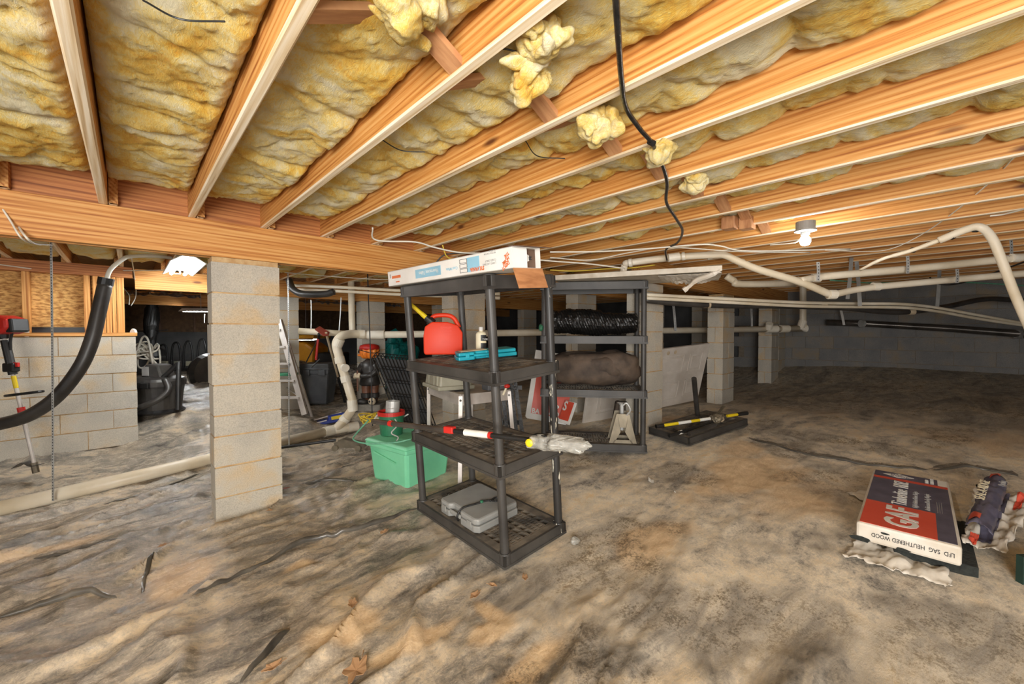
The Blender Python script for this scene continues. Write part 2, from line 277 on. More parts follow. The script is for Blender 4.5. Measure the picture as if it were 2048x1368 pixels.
# ================================================================== structure
ZG0, ZG1, ZJ1 = 1.743, 1.973, 2.208           # girder bottom / girder top = joist bottom / joist top
YG1, YG2, YG3 = 3.283, 6.40, 9.80             # girder lines (front faces)
JX0, JS = -.118, .398                         # first joist, spacing
# ---- floor
def axis(lo, a, b, hi, f, c): return np.concatenate([np.arange(lo, a, c), np.arange(a, b, f), np.arange(b, hi + c, c)])
xs = axis(-4, -2.2, 4.6, 9.2, .019, .07); ys = axis(-3, -1.0, 5.0, 12.2, .019, .07)
GX, GY = np.meshgrid(xs, ys, indexing='ij')
def sm(a, b, x): t = np.clip((x - a) / (b - a), 0, 1); return t * t * (3 - 2 * t)
def zone_mask(x, y): return sm(-.25, .75, (x - 1.25) + (fbm(x * 1.1, y * 1.1) - .45) * 1.6 - np.maximum(y - 2.6, 0) * .55)
def wrinkle(x, y):
    zn = zone_mask(x, y); a = .25; u = x * math.cos(a) + y * math.sin(a); v = -x * math.sin(a) + y * math.cos(a)
    v = v + (fbm(x * .8, y * .8) - .5) * .9
    r1 = 1 - np.abs(2 * fbm(u * .8, v * 3.4, 3) - .95) * 1.4; r2 = 1 - np.abs(2 * fbm(u * 3 + 5, v * 9 + 2, 3) - .95) * 1.3; r3 = 1 - np.abs(2 * fbm(u * 7 - v * 7 + 5, v * 11 + 2 + u * 3, 3) - .95) * 1.4
    L = .05 * np.clip(r1, 0, 1) ** 5 + .018 * np.clip(r2, 0, 1) ** 4 + .008 * np.clip(r3, 0, 1) ** 5
    S = .022 * (fbm(x * 2.1, y * 2.1) - .5) + .010 * np.clip(r1, 0, 1) ** 6 + .006 * (fbm(x * 9, y * 9) - .5) + .004 * np.clip(r3, 0, 1) ** 6
    return L * (1 - zn) + S * zn - .012
def gfull(x, y):
    z = gz(x, y) + wrinkle(x, y)
    return z + .09 * sm(6.45, 6.62, y) * sm(-1, 0, x) * (1 - sm(1.1, 1.6, x))
GZ = gfull(GX, GY)
fl = MB(); P = np.stack([GX, GY, GZ], -1)
def fast_grid(name, P, mat, parent=None, **k):
    n, m = P.shape[:2]; o = Vector((float(P[..., 0].mean()), float(P[..., 1].mean()), float(P[..., 2].min()))) if not parent else ORG[parent.name]
    me = bpy.data.meshes.new(name); V = (P.reshape(-1, 3) - np.array(o)).astype(np.float32); I = np.arange(n * m).reshape(n, m)
    Q = np.stack([I[:-1, :-1], I[1:, :-1], I[1:, 1:], I[:-1, 1:]], -1).reshape(-1, 4); me.vertices.add(len(V)); me.vertices.foreach_set('co', V.ravel()); me.loops.add(Q.size); me.loops.foreach_set('vertex_index', Q.ravel().astype(np.int32))
    me.polygons.add(len(Q)); me.polygons.foreach_set('loop_start', np.arange(0, Q.size, 4, dtype=np.int32)); me.polygons.foreach_set('loop_total', np.full(len(Q), 4, np.int32)); me.polygons.foreach_set('use_smooth', np.ones(len(Q), bool)); me.update(); me.validate()
    me.materials.append(MATS[mat]); ob = bpy.data.objects.new(name, me); COL.objects.link(ob); ORG[ob.name] = o
    if parent: ob.parent = parent
    else: ob.location = o
    return tag(ob, **k)
floor = fast_grid('floor', P, 'ground', label='dusty black plastic sheeting over sloping crawlspace dirt', kind='structure')
# zone colours: R sandy, G bare dirt drift, B dark worn speckle (dirt and wear of their own shape)
zn = zone_mask(GX, GY); dirt = sm(.56, .72, fbm(GX * 1.6 + 3, GY * 1.6 + 8, 5)) * (.75 * zn + .12); sp = sm(.5, .62, fbm(GX * 2.3 + 30, GY * 2.3, 4)) * zn
for (px, py, rx, ry) in ((360, 1150, .16, .22), (690, 1260, .16, .1), (830, 1290, .2, .05), (985, 1260, .12, .06), (1300, 1080, .3, .2), (60, 1110, .3, .08), (1075, 1320, .2, .06), (600, 1130, .1, .05), (1500, 950, .5, .3), (980, 1225, .05, .12)):
    c = gnd(px, py); q = np.hypot((GX - c.x) / rx, (GY - c.y) / ry) + (fbm(GX * 6, GY * 6) - .5) * 1.1; dirt = np.maximum(dirt, .95 * (1 - sm(.55, 1.15, q)))
sp = np.maximum(sp, .95 * sm(4.4, 6.2, GX + (fbm(GX, GY) - .5) * 2)); dirt = dirt * (1 - .8 * sm(4.4, 6, GX))
for (px, py, r) in ((1330, 1190, .12), (1220, 1175, .1), (1290, 1240, .14), (1420, 1250, .16), (1180, 1330, .2), (1050, 1350, .12), (1650, 960, .3), (1290, 1130, .08), (1450, 1190, .15)):
    c = gnd(px, py); q = np.hypot(GX - c.x, GY - c.y) / r + (fbm(GX * 7 + 3, GY * 7) - .5) * 1.6; sp = np.maximum(sp, 1 - sm(.4, 1.3, q))
ca = floor.data.color_attributes.new('zone', 'FLOAT_COLOR', 'POINT'); ca.data.foreach_set('color', np.stack([zn, dirt, sp, np.ones_like(zn)], -1).astype(np.float32).ravel())
def fold(pts, w=.14, h=.024, lip=.014, seed=0):
    g = smooth_path([gnd(*p) for p in pts], 10); n = len(g); prof = [(-w, .0), (-w * .6, h * .35), (-w * .25, h * .8), (-.006, h * 1.05), (.004, h), (lip * .7, h * .45), (lip * .5, .0)]; rows = []
    for i, p in enumerate(g):
        d = (g[min(i + 1, n - 1)] - g[max(i - 1, 0)]); d.z = 0; d.normalize(); nn = Vector((d.y, -d.x, 0)); e = math.sin(math.pi * min(1, max(0, i / (n - 1)))) ** .5; k = (.95 + .45 * mnoise.noise(p * 5 + Vector((seed, 0, 0)))) * e; row = []
        for (a, z) in prof:
            q = p + nn * a * (.6 + .4 * e); row.append((q.x, q.y, float(gfull(q.x, q.y)) - .002 + z * k + .003 * mnoise.noise(q * 22)))
        rows.append(row)
    b = MB().grid(np.array(rows)); b.mi = [0, 0, 0, 1, 1, 1] * (len(b.f) // 6); b.build('sheet_fold', ['ground', 'plastic_fold'], floor, smooth=True)
for i, f in enumerate(([(385, 1203), (450, 1168), (520, 1132), (600, 1088), (690, 1068), (770, 1045), (836, 1016)], [(480, 1366), (530, 1310), (578, 1255)], [(-20, 1246), (90, 1215), (170, 1197), (235, 1200)], [(284, 1186), (290, 1150), (318, 1102)],
        [(1490, 872), (1600, 904), (1750, 928), (1860, 938)], [(1860, 938), (1950, 934), (2040, 950)], [(590, 978), (650, 972), (720, 962)], [(200, 1010), (300, 985), (410, 945)], [(60, 1120), (160, 1105), (240, 1085)])):
    fold(f, seed=i * 3.1, h=.03 if i in (0, 1, 2) else .018, w=.16 if i == 0 else .05 if i == 3 else .1)
# gravelly bare strip below the long fold
# ---- ceiling: subfloor with joists, blocking and bridging as its parts
b = MB(); b.box(-4.2, 9.4, -3, 12.2, ZJ1, ZJ1 + .02); ceiling = b.build('ceiling', 'subfloor', kind='structure', label='wooden subfloor carried on rows of orange pine joists')
def joist(x, y0, y1, wood_='wood_y', pale='pale_y', t=.038):
    b = MB(); c = .006
    b.mat(0).add([(x, y0, ZG1 + c), (x, y1, ZG1 + c), (x, y1, ZJ1), (x, y0, ZJ1)], [(0, 1, 2, 3)]); b.add([(x + t, y0, ZG1 + c), (x + t, y1, ZG1 + c), (x + t, y1, ZJ1), (x + t, y0, ZJ1)], [(3, 2, 1, 0)])
    b.add([(x, y0, ZG1 + c), (x + t, y0, ZG1 + c), (x + t, y0, ZJ1), (x, y0, ZJ1)], [(0, 1, 2, 3)]); b.add([(x, y1, ZG1 + c), (x + t, y1, ZG1 + c), (x + t, y1, ZJ1), (x, y1, ZJ1)], [(3, 2, 1, 0)])
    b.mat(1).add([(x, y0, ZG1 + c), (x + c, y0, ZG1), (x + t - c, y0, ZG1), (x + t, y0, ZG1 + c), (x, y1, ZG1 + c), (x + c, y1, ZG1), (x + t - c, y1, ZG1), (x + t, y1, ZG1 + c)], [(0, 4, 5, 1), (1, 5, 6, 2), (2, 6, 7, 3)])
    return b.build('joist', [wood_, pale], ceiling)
JK = range(-7, 24); JX = {k: JX0 + JS * k for k in JK}
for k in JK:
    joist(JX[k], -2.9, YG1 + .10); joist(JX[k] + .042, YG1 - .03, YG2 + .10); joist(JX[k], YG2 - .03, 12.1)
for k in range(-5, 9):
    x = JX[k] + .038; MB().box(x, JX[k + 1], YG1 + .03, YG1 + .068, ZG1 + .002, ZJ1 - .004).build('blocking', 'redwood_x', ceiling)
for k in range(-2, 9):                         # cross bridging between the joists
    xa, xb = JX[k] + .038, JX[k + 1]
    for (p, q, dy) in (((xa, 1.0, ZJ1 - .035), (xb + .004, 1.0, ZG1 + .016), -.04), ((xa - .004, 1.0, ZG1 + .016), (xb, 1.0, ZJ1 - .035), .03)):
        MB().bar(Vector(p) + Vector((0, dy, 0)), Vector(q) + Vector((0, dy, 0)), .062, .019).build('bridging', 'bridging', ceiling)
for (px, py, dx) in ((1455, 428, .2), (1490, 440, .3)):
    p = at(px, py, 2.75); MB().box(p.x, p.x + .085, p.y - .04, p.y + .04, ZG1 - .03, ZG1 + .05).build('wood_scab', 'bridging', ceiling, bevel=.003)
# ---- girders
def girder(x0, x1, y, label):
    g = thing('girder', label, 'beam', ((x0 + x1) / 2, y + .05, ZG0))
    for i in range(3): MB().box(x0, x1, y + i * .039, y + .038 + i * .039, ZG0 + (i % 2) * .002, ZG1 - .001).build('plank', 'wood_x', g, bevel=.003)
girder(-4, 9.3, YG1, 'long pine girder resting on the nearest concrete block pier')
girder(.05, 9.3, YG2, 'pine girder crossing above the vacuum and the ladder'); girder(-4, 9.3, YG3, 'farthest pine girder, deep in the dark behind the others')
g4 = thing('girder', 'short-ended pine girder on the three piers at right', 'beam', (6, 2.1, ZG0))
for i in range(3): MB().box(3.66, 9.2, 2.08 + i * .039, 2.118 + i * .039, ZG0 + .01, ZG1 - .001).build('plank', 'wood_x', g4, bevel=.003)
for (px0, px1) in ((252, 400), (585, 715), (770, 800)):
    a = hit(px0, 590, (0, YG3 - .06, 0), Vector((0, 1, 0))); c = hit(px1, 594, (0, YG3 - .06, 0), Vector((0, 1, 0))); n = 24
    r = [[(a.x + (c.x - a.x) * i / n, YG3 - .05 - .05 * j + .03 * random.random(), 1.93 + .05 * random.random() - .03 * j) for j in range(3)] for i in range(n + 1)]
    MB().grid(np.array(r)).build('foil_strip', 'foil', label={252: 'crinkled silver foil strip along beam above the vacuum', 585: 'crinkled silver foil strip above the trash can', 770: 'short crinkled foil strip beside the white tube box'}[px0], cat='foil', solid=.002)
# ---- concrete block piers: every block its own part
def block_mesh(sx, sy, sz, mt='block'):
    b = MB(); c = .004
    b.box(-sx / 2, sx / 2, -sy / 2, sy / 2, 0, sz); me = bpy.data.meshes.new('concrete_block'); me.from_pydata([tuple(p) for p in b.v], [], b.f); me.materials.append(MATS[mt]); me.update(); return me
BL = {'full': block_mesh(.394, .192, .193), 'thin': block_mesh(.394, .192, .128), 'split': block_mesh(.394, .094, .193), 'top': block_mesh(.394, .192, .165), 'end': block_mesh(.192, .394, .193), 'wall': block_mesh(.394, .19, .193), 'half': block_mesh(.192, .19, .193), 'wy': block_mesh(.19, .394, .193, 'block_shaded')}
def pier(x, y, zb, label, mode='full', zt=ZG0, core=True):
    g = thing('block_pier', label, 'pier', (x + .197, y + .1, zb)); z = zb; i = 0
    seq = ['full'] * 3 + ['thin'] + ['full'] * 12 if mode == 'main' else ['full'] * 16
    while z < zt - .03:
        k = seq[i]; h = {'thin': .137}.get(k, .203); top = min(z + h, zt); sc = (1, 1, (top - z - .004) / (h - .01)) if top < z + h else None; j = lambda: random.uniform(-.004, .004)
        if mode == 'split':
            for s in (0, 1):
                if i % 2 == 0: inst('concrete_block', BL['split'], (x + .197 + j(), y + .048 + s * .1, z), g, scale=sc)
                else: inst('concrete_block', BL['end'], (x + .096 + s * .202, y + .097, z), g, scale=(1, .495, sc[2] if sc else 1))
        else: inst('concrete_block', BL[k], (x + .197 + j(), y + .098 + j(), z), g, random.uniform(-.006, .006), scale=sc)
        z += h; i += 1
    MB().box(x + .006, x + .388, y + .007, y + .186, zb - .02, zt - .002).build('mortar', 'mortar', g)
    return g
def zb(x, y): return float(gz(x + .2, y)) - .03
pier(.39, YG1 - .004, -.045, 'nearest tall concrete block pier at left of the black shelves', 'main')
pier(2.28, YG1, zb(2.28, YG1), 'concrete block pier seen behind the red gas can'); pier(4.2, YG1, zb(4.2, YG1), 'concrete block pier seen between posts of the rear black shelves', 'split')
pier(6.1, YG1, zb(6.1, YG1), 'concrete block pier hidden mostly behind the pier next to the white door'); pier(8.0, YG1, zb(8, YG1), 'small far concrete block pier above the leaning white door', 'split')
pier(1.38, YG2, zb(1.38, YG2), 'concrete block pier directly behind the stepladder'); pier(2.69, YG2, zb(2.69, YG2), 'concrete block pier behind the pumpkin-headed statue'); pier(4.1, YG2, zb(4.1, YG2), 'concrete block pier behind the teal tarp'); pier(6.3, YG2, zb(6.3, YG2), 'dark concrete block pier in the far back, right of the tarp', 'split')
pier(3.72, 2.09, zb(3.72, 2.09), 'concrete block pier right beside the rear black shelves'); pier(5.6, 2.03, zb(5.6, 2.03), 'concrete block pier right of the leaning white door', 'split'); pier(7.68, 2.03, zb(7.68, 2.03) - .03, 'rightmost free-standing concrete block pier near the far wall', 'split')
pier(8.38, 2.1, .55, 'concrete block pilaster in the far right wall corner')
# ---- walls
def wall_x(name, x0, x1, y, z0, n, label):
    w = MB().box(x0 + .01, x1 - .006, y + .008, y + .18, z0, z0 + n * .203 - .004).build(name, 'mortar', kind='structure', label=label)
    for i in range(n):
        x = x1 - (.197 if i % 2 else .397)
        if i % 2: inst('concrete_block', BL['half'], (x1 - .1, y + .096, z0 + i * .203 + .002), w); x = x1 - .2 - .397
        while x > x0 - .2:
            inst('concrete_block', BL['wall'], (x + .2, y + .096 + random.uniform(-.002, .002), z0 + i * .203 + .002), w); x -= .4
    return w
wl = wall_x('wall_left', -3.0, .05, 6.30, -.015, 6, 'low concrete block wall at left below oriented strand board panels')
wr = MB().box(8.81, 8.99, -2.9, 2.9, .3, ZG1).build('wall_right', 'mortar_shaded', kind='structure', label='dim concrete block foundation wall at far right')
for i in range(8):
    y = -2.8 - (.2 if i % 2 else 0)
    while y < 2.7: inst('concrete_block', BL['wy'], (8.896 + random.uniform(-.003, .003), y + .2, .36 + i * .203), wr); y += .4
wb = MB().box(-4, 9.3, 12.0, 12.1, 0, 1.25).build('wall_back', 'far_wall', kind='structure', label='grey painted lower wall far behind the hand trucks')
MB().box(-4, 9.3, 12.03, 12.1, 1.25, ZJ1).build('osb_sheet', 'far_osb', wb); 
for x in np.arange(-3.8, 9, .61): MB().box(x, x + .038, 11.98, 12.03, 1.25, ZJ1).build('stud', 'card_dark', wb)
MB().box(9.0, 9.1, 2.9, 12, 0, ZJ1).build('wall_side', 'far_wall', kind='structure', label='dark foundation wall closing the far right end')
MB().box(3.2, 9.2, -3.1, -2.95, 0, ZJ1).build('wall_skyblock', 'far_wall', kind='structure', label='unseen foundation wall added behind the viewer to block sky light')  # added out of view to keep sky light off the right end
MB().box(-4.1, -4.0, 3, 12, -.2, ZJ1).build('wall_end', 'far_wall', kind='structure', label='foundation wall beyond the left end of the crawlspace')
# framed pony wall on the block wall
fr = thing('framed_wall', 'pine stud framing with strand board panels above low block wall', 'framing', (-.8, 6.38, 1.205))
MB().box(-3, .06, 6.29, 6.44, 1.205, 1.243).build('sill_plate', 'wood_x', fr, bevel=.003)
MB().box(-3, .03, 6.30, 6.40, 1.855, 1.973).build('top_plate', 'redwood_x', fr, bevel=.003)
def yp(px): r = ray(px, 620); return (r.x / r.y) * 6.31
for (a, c) in ((44, 60), (168, 181), (186, 199), (200, 212), (213, 224), (225, 233), (234, 249)): MB().box(yp(a), yp(c), 6.305 + random.uniform(0, .01), 6.395, 1.243, 1.855).build('stud', 'wood_z', fr, bevel=.002)
MB().box(-3, yp(186), 6.396, 6.408, 1.3, 1.86).build('strand_board', 'osb', fr); MB().box(yp(61), yp(168), 6.37, 6.39, 1.245, 1.30).build('shaded_gap', 'black', fr)  # black strip stands in for the shade of the gap under the board
MB().bar((yp(52), 6.30, 1.2), (yp(54), 6.30, 1.29), .03, .003, (0, 1, 0)).build('anchor_strap', 'galv', fr)
# ================================================================== fibreglass batts
def batt(k, y0, y1, x0, x1, res, label, group, hang=.05, seed=0, zc=2.075):
    r = np.random.default_rng(1000 + seed); ny = int((y1 - y0) / res); nx = max(8, int((x1 - x0) / res))
    u = np.linspace(0, 1, nx + 1); y = np.linspace(y0, y1, ny + 1); U, Y = np.meshgrid(u, y, indexing='ij'); X = x0 + (x1 - x0) * U
    c = np.stack([r.uniform(x0, x1, int((y1 - y0) * 7)), r.uniform(y0 - .1, y1 + .1, int((y1 - y0) * 7)), r.uniform(.5, 1.2, int((y1 - y0) * 7))], -1)
    wx = X + .10 * (fbm(X * 7 + seed, Y * 7) - .5); wy = Y + .12 * (fbm(X * 7, Y * 7 + seed + 5) - .5); D1 = np.full(X.shape, 9.); D2 = np.full(X.shape, 9.); A = np.zeros(X.shape)
    for (cx, cy, s) in c:
        dd = np.hypot((wx - cx) * .9, (wy - cy) * 1.15); m = dd < D1; D2 = np.where(m, D1, np.minimum(D2, dd)); A = np.where(m, s, A); D1 = np.where(m, dd, D1)
    pil = np.clip((D2 - D1) / .12, 0, 1) ** .6; edge = np.clip(np.minimum(U, 1 - U) * 9, 0, 1) ** .5; ends = np.clip((y1 - Y) * 5 + .15 + .6 * (fbm(X * 9, Y * 3) - .5), 0, 1)
    z = zc + .02 - hang * (.45 + .8 * A * pil) * edge * (.4 + .6 * ends) - .07 * (fbm(X * 2.2 + seed, Y * 1.7) - .45) * edge - .010 * (fbm(X * 24, Y * 15) - .5) * 2 - .010 * (fbm(X * 80, Y * 40) - .5) * 2
    P = np.stack([X + (U - .5) * -.006, Y, np.minimum(z, ZJ1 - .03)], -1); up = P[:1].copy(); up[..., 2] = ZJ1 - .01; u2 = P[-1:].copy(); u2[..., 2] = ZJ1 - .01; P = np.concatenate([up, P, u2], 0)
    e = P[:, -1:].copy(); e[..., 2] = ZJ1 - .01; e[..., 1] += .02; P = np.concatenate([P, e], 1)
    return fast_grid('insulation_batt', P[::-1], 'fiberglass', label=label, cat='insulation', group=group)
ORD = ['first', 'second', 'third', 'fourth', 'fifth', 'sixth', 'seventh', 'eighth', 'ninth', 'tenth', 'eleventh', 'twelfth', 'thirteenth']
for k in range(-6, 23):
    near = -3 <= k <= 8; i = k + 2
    lab = ('lumpy yellow fiberglass batt in the %s near ceiling bay from the left' % ORD[i]) if 0 <= i < 10 else ('yellow fiberglass batt in the tight ceiling bays around and past the light bulb' if i >= 10 else 'yellow fiberglass batt in a near bay beyond the left photo edge')
    batt(k, -2.6, YG1 - .16 - .1 * random.random(), JX[k] + .042, JX[k + 1] - .004, .013 if near else .03, lab, None if 0 <= i < 10 else ('batts past the bulb' if i >= 10 else 'batts at the left edge'), hang=.045 if k < 3 else .07 if k < 9 else .05, seed=k + 20, zc=2.07 if k < 3 else 2.10)
for k in range(-6, 14):
    batt(k, YG1 + .12, YG2 - .1, JX[k] + .084, JX[k + 1] + .038, .035, ('yellow fiberglass batt in the %s bay from the left just behind the nearest girder' % ORD[k + 2]) if 0 <= k + 2 < 9 else 'yellow fiberglass batt in a hidden bay far behind the nearest girder', None if 0 <= k + 2 < 9 else 'batts behind the nearest girder', hang=.08, seed=k + 60)
def tuft(px, py, d, r, sd, par, T=None):
    p = at(px, py, d); b = MB(); q = random.Random(sd)
    for i in range(7): b.blob(r[0] * q.uniform(.35, .7), r[1] * q.uniform(.35, .7), r[2] * q.uniform(.35, .75), 20, 1.1, 16, 1, T=Matrix.Translation(p + Vector((r[0] * q.uniform(-.6, .6), r[1] * q.uniform(-.6, .6), r[2] * q.uniform(-.5, .7)))) @ Matrix.Rotation(q.uniform(0, 3), 4, 'Z'), seed=sd + i)
    b.build('hanging_tuft', 'fiberglass', par, smooth=True)
BT = {o.get('label'): o for o in bpy.data.objects if o.name.startswith('insulation_batt')}
bt = lambda i: BT['lumpy yellow fiberglass batt in the %s near ceiling bay from the left' % ORD[i]]
tuft(1050, 160, 1.14, (.06, .07, .05), 3, bt(4)); tuft(1075, 85, 1.03, (.055, .06, .04), 5, bt(4)); tuft(1200, 255, 1.42, (.07, .07, .06), 8, bt(5)); tuft(1320, 290, 1.62, (.07, .07, .05), 11, bt(6)); tuft(1385, 355, 1.95, (.06, .06, .05), 13, bt(7)); tuft(815, 15, .98, (.06, .10, .05), 17, bt(3))
for (pts, i) in (([(285, 0), (360, 38), (450, 43)], 1), ([(750, 270), (800, 300), (850, 304)], 3), ([(1050, 280), (1075, 312), (1130, 317)], 5), ([(1000, 95), (1045, 110), (1075, 150)], 4)):
    ZW = 2.0; MB().tube([hit(px, py, (0, 0, ZW), Z_) for px, py in pts], .0022, 6, 8).build('support_wire', 'black', bt(i))
# ================================================================== black resin shelving
pm('painted_post', (44, 42, 40), (222, 216, 196), 26, .5, bs=.2, stretch=(1, 1, .25), lo=.36, hi=.40)
def euler3(a, b, c): return Matrix.Rotation(a, 4, 'Z') @ Matrix.Rotation(b, 4, 'Y') @ Matrix.Rotation(c, 4, 'X')
S1 = Matrix.Translation((1.383, 1.546, .0947)) @ euler3(-.025, -.086, .018)
_fr = at(1294, 892, 3.58); _y = (at(1075, 878, 3.72) - _fr); _y.z = 0; S2 = frame(_fr, _y.cross(Z_), _y)
TH = .478
def level(S, i): return S @ Vector((0, 0, i * TH)), (S.to_3x3() @ Vector((0, 0, 1)))
def onlev(S, px, py, i): p, n = level(S, i); return hit(px, py, p, n)
def deck(S, z, d, w, parent, name='shelf_deck'):
    b = MB(S @ Matrix.Translation((0, 0, z))); h = .066
    b.mat(0)
    for (x0, x1, y0, y1) in ((0, .014, 0, w), (d - .014, d, 0, w), (0, d, 0, .014), (0, d, w - .014, w)): b.box(x0, x1, y0, y1, -h, 0)
    for (x0, x1, y0, y1) in ((-.004, 0, 0, w), (d, d + .004, 0, w), (0, d, -.004, 0), (0, d, w, w + .004)): b.box(x0, x1, y0, y1, -h, -h + .014)
    b.mat(1)
    for (x0, x1, y0, y1) in ((.005, .062, .005, w - .005), (d - .062, d - .005, .005, w - .005), (.06, d - .06, .005, .055), (.06, d - .06, w - .055, w - .005)): b.box(x0, x1, y0, y1, -.008, -.001)
    b.mat(1); xs_ = np.linspace(.06, d - .06, 9)
    for i, x in enumerate(xs_): b.box(x - .006, x + .006, .05, w - .05, -.03, -.002)
    for i in range(8):
        st = .055 if i in (0, 3, 4, 7) else .024
        y = .06
        while y < w - .06: b.box(xs_[i], xs_[i + 1], y, y + (.012 if st < .03 else .010), -.026, -.003); y += st
    return b.build(name, ['black_resin', 'dusty_resin'], parent)
def shelving(S, d, w, label, loc, n=4, painted=None):
    g = thing('shelving_unit', label, 'shelving', loc)
    for i in range(n): deck(S, i * TH, d, w, g)
    for j, (x, y) in enumerate(((.03, .03), (d - .03, .03), (.03, w - .03), (d - .03, w - .03))):
        b = MB(S)
        for i in range(n - 1): b.lathe([(.022, i * TH - .03), (.0235, i * TH + .02), (.0235, (i + 1) * TH - .09), (.022, (i + 1) * TH - .02)], 20, Matrix.Translation((x, y, 0)))
        for i in range(n): b.lathe([(.031, i * TH - .068), (.033, i * TH - .06), (.033, i * TH - .004), (.03, i * TH + .006)], 20, Matrix.Translation((x, y, 0)))
        b.build('post', 'painted_post' if j == painted else 'black_resin', g, smooth=False)
    return g
shelving(S1, .474, .914, 'tilted black resin shelving unit holding the red gas can', (1.6, 2.0, .03), painted=1)
shelving(S2, .457, .93, 'rear black resin shelving unit holding a brown bag', tuple(S2 @ Vector((.2, .45, -.07))))
# ---- long white fluorescent tube box on the top deck
nb = at(1026, 543, 1.78); fb = at(778, 578, 2.70); _p, _nn = level(S1, 3); nb = nb - _nn * ((nb - _p).dot(_nn) - .010); fb = fb - _nn * ((fb - _p).dot(_nn) - .010); Ld = (fb - nb).normalized(); Wd = Ld.cross(_nn).normalized(); Ud = Wd.cross(Ld).normalized(); BLn, BW, BH = (fb - nb).length, .172, .094
BX = frame(nb, Ld, -Wd)                      # x along, y = -Wd, z up
box = thing('tube_box', 'long white open-ended cardboard tube box lying on the top shelf', 'box', tuple(nb + Ld * .6))
b = MB(BX); t = .003; b.mat(0).box(0, BLn, -t, 0, 0, BH).box(0, BLn, -BW, -BW + t, 0, BH).box(0, BLn, -BW, 0, 0, t).box(0, BLn, -BW, 0, BH - t, BH).box(BLn - t, BLn, -BW, 0, 0, BH)
b.build('carton', 'white', box)
b = MB(BX); b.box(.002, .006, -.09, -.003, .004, BH - .004).build('tube_carton_end', 'white', box); MB(BX).box(.03, .034, -BW + .003, -.092, .003, BH - .003).build('inner_divider', 'card_dark', box)
MB(BX @ Matrix.Translation((0, 0, 0)) @ Matrix.Rotation(.35, 4, 'Y')).box(-.004, 0, -BW - .006, .0, -.095, 0).build('lower_flap', 'cardboard', box)
MB(BX @ Matrix.Translation((0, 0, BH)) @ Matrix.Rotation(-.12, 4, 'Y')).box(-.05, .03, -BW - .03, .006, 0, .003).build('upper_flap', 'card_dark', box)
MB(frame(BX @ Vector((.029, -.115, .05)), Wd, Ud)).lathe([(.016, 0), (.016, .001)], 24).build('round_seal', 'print_white', box); text('IZ', .02, frame(BX @ Vector((.0275, -.125, .043)), Wd, Ud), 'print_black', box, bold=.001)
FT = lambda x, z: frame(BX @ Vector((x, .0008, z)), Ld, -Ud)     # carton lies upside down, so does its print
def patch(x0, x1, z0, z1, m, nm='printed_panel', o=.0006): MB(BX).box(x0, x1, 0, o, z0, z1).build(nm, m, box)
patch(.58, .86, .022, .072, 'print_blue'); patch(.235, .335, .012, .082, 'print_blue'); patch(1.05, 1.17, .045, .062, 'print_orange'); patch(1.07, 1.12, .018, .026, 'print_orange'); patch(1.185, 1.2, .05, .075, 'print_grey')
text('Fluorescent Tubes', .03, FT(.605, .058), 'print_white', box, sx=.95); text('SYLVANIA', .026, FT(.20, .03), 'print_orange', box, sx=.95, bold=.0008); text('Cool White', .022, FT(.42, .05), 'print_blue', box)
text('LONG LASTING\nCASES ONLY', .014, FT(.11, .04), 'print_grey', box); text('RECYCLE CARTON\nA CASE OF', .010, FT(.11, .085), 'print_grey', box)
for (a, c) in ((.335, .40),): 
    bb = MB(BX)
    for (z0, z1) in ((.013, .033), (.036, .056), (.06, .08)): bb.box(a, c, 0, .0009, z0, z0 + .002).box(a, c, 0, .0009, z1 - .002, z1).box(a, a + .003, 0, .0009, z0, z1).box(c - .003, c, 0, .0009, z0, z1)
    bb.build('printed_icons', 'print_black', box)
for i, s in enumerate(('THE', 'HOME', 'DEPOT')): text(s, .022, frame(BX @ Vector((.025 + .0 * i, .0012, .075 - .02 * i)), (Ld * .85 - Ud * .5), -Ud), 'print_orange', box, sx=.8, bold=.0006)
# ---- red gas can
p = onlev(S1, 887, 712, 2) + Z_ * .011; A = math.radians(8); Rr = (R_ * math.cos(A) + F0 * math.sin(A)); T = frame(p, Rr, Z_)
can = thing('gas_can', 'red plastic gas can with yellow spout on the middle shelf', 'gas can', tuple(p))
MB(T).prism([(-.118, .002), (.118, .002), (.128, .014), (.13, .15), (.098, .20), (.03, .222), (-.075, .222), (-.12, .19), (-.13, .13), (-.128, .014)], -.072, .072).build('body', 'red_can', can, bevel=.024, smooth=True)
MB(T).tube([(-.085, .205, 0), (-.078, .245, 0), (-.05, .266, 0), (.03, .268, 0), (.075, .245, 0), (.108, .185, 0)], .0155, 12, 6).build('handle', 'red_can', can, smooth=True)
cl = T @ Vector((-.085, .226, .02)); sd = (at(788, 580, (cl - CAM).dot(F_)) - cl).normalized(); sp0 = cl + sd * .03; sp1 = cl + sd * .215
MB().tube([cl - sd * .02, cl + sd * .012, cl + sd * .013, cl + sd * .04], [.03, .03, .022, .022], 16).build('spout_collar', 'black', can, smooth=False)
MB().tube([sp0, sp0 + sd * .05, sp0 + sd * .055, sp1 - sd * .02, sp1], [.017, .016, .0145, .012, .009], 14).build('spout', 'yellow', can, smooth=False)
for i, (s, z, sz) in enumerate((('DANGER', .178, .018), ('GASOLINE', .156, .016), ('FLAMMABLE', .136, .013), ('ESSENCE', .082, .016), ('PELIGRO', .062, .016))): text(s, sz, frame(T @ Vector((.02, z, .0725)), Rr, Z_), 'red_can', can, align='CENTER', ext=.0018, name='embossed_text')
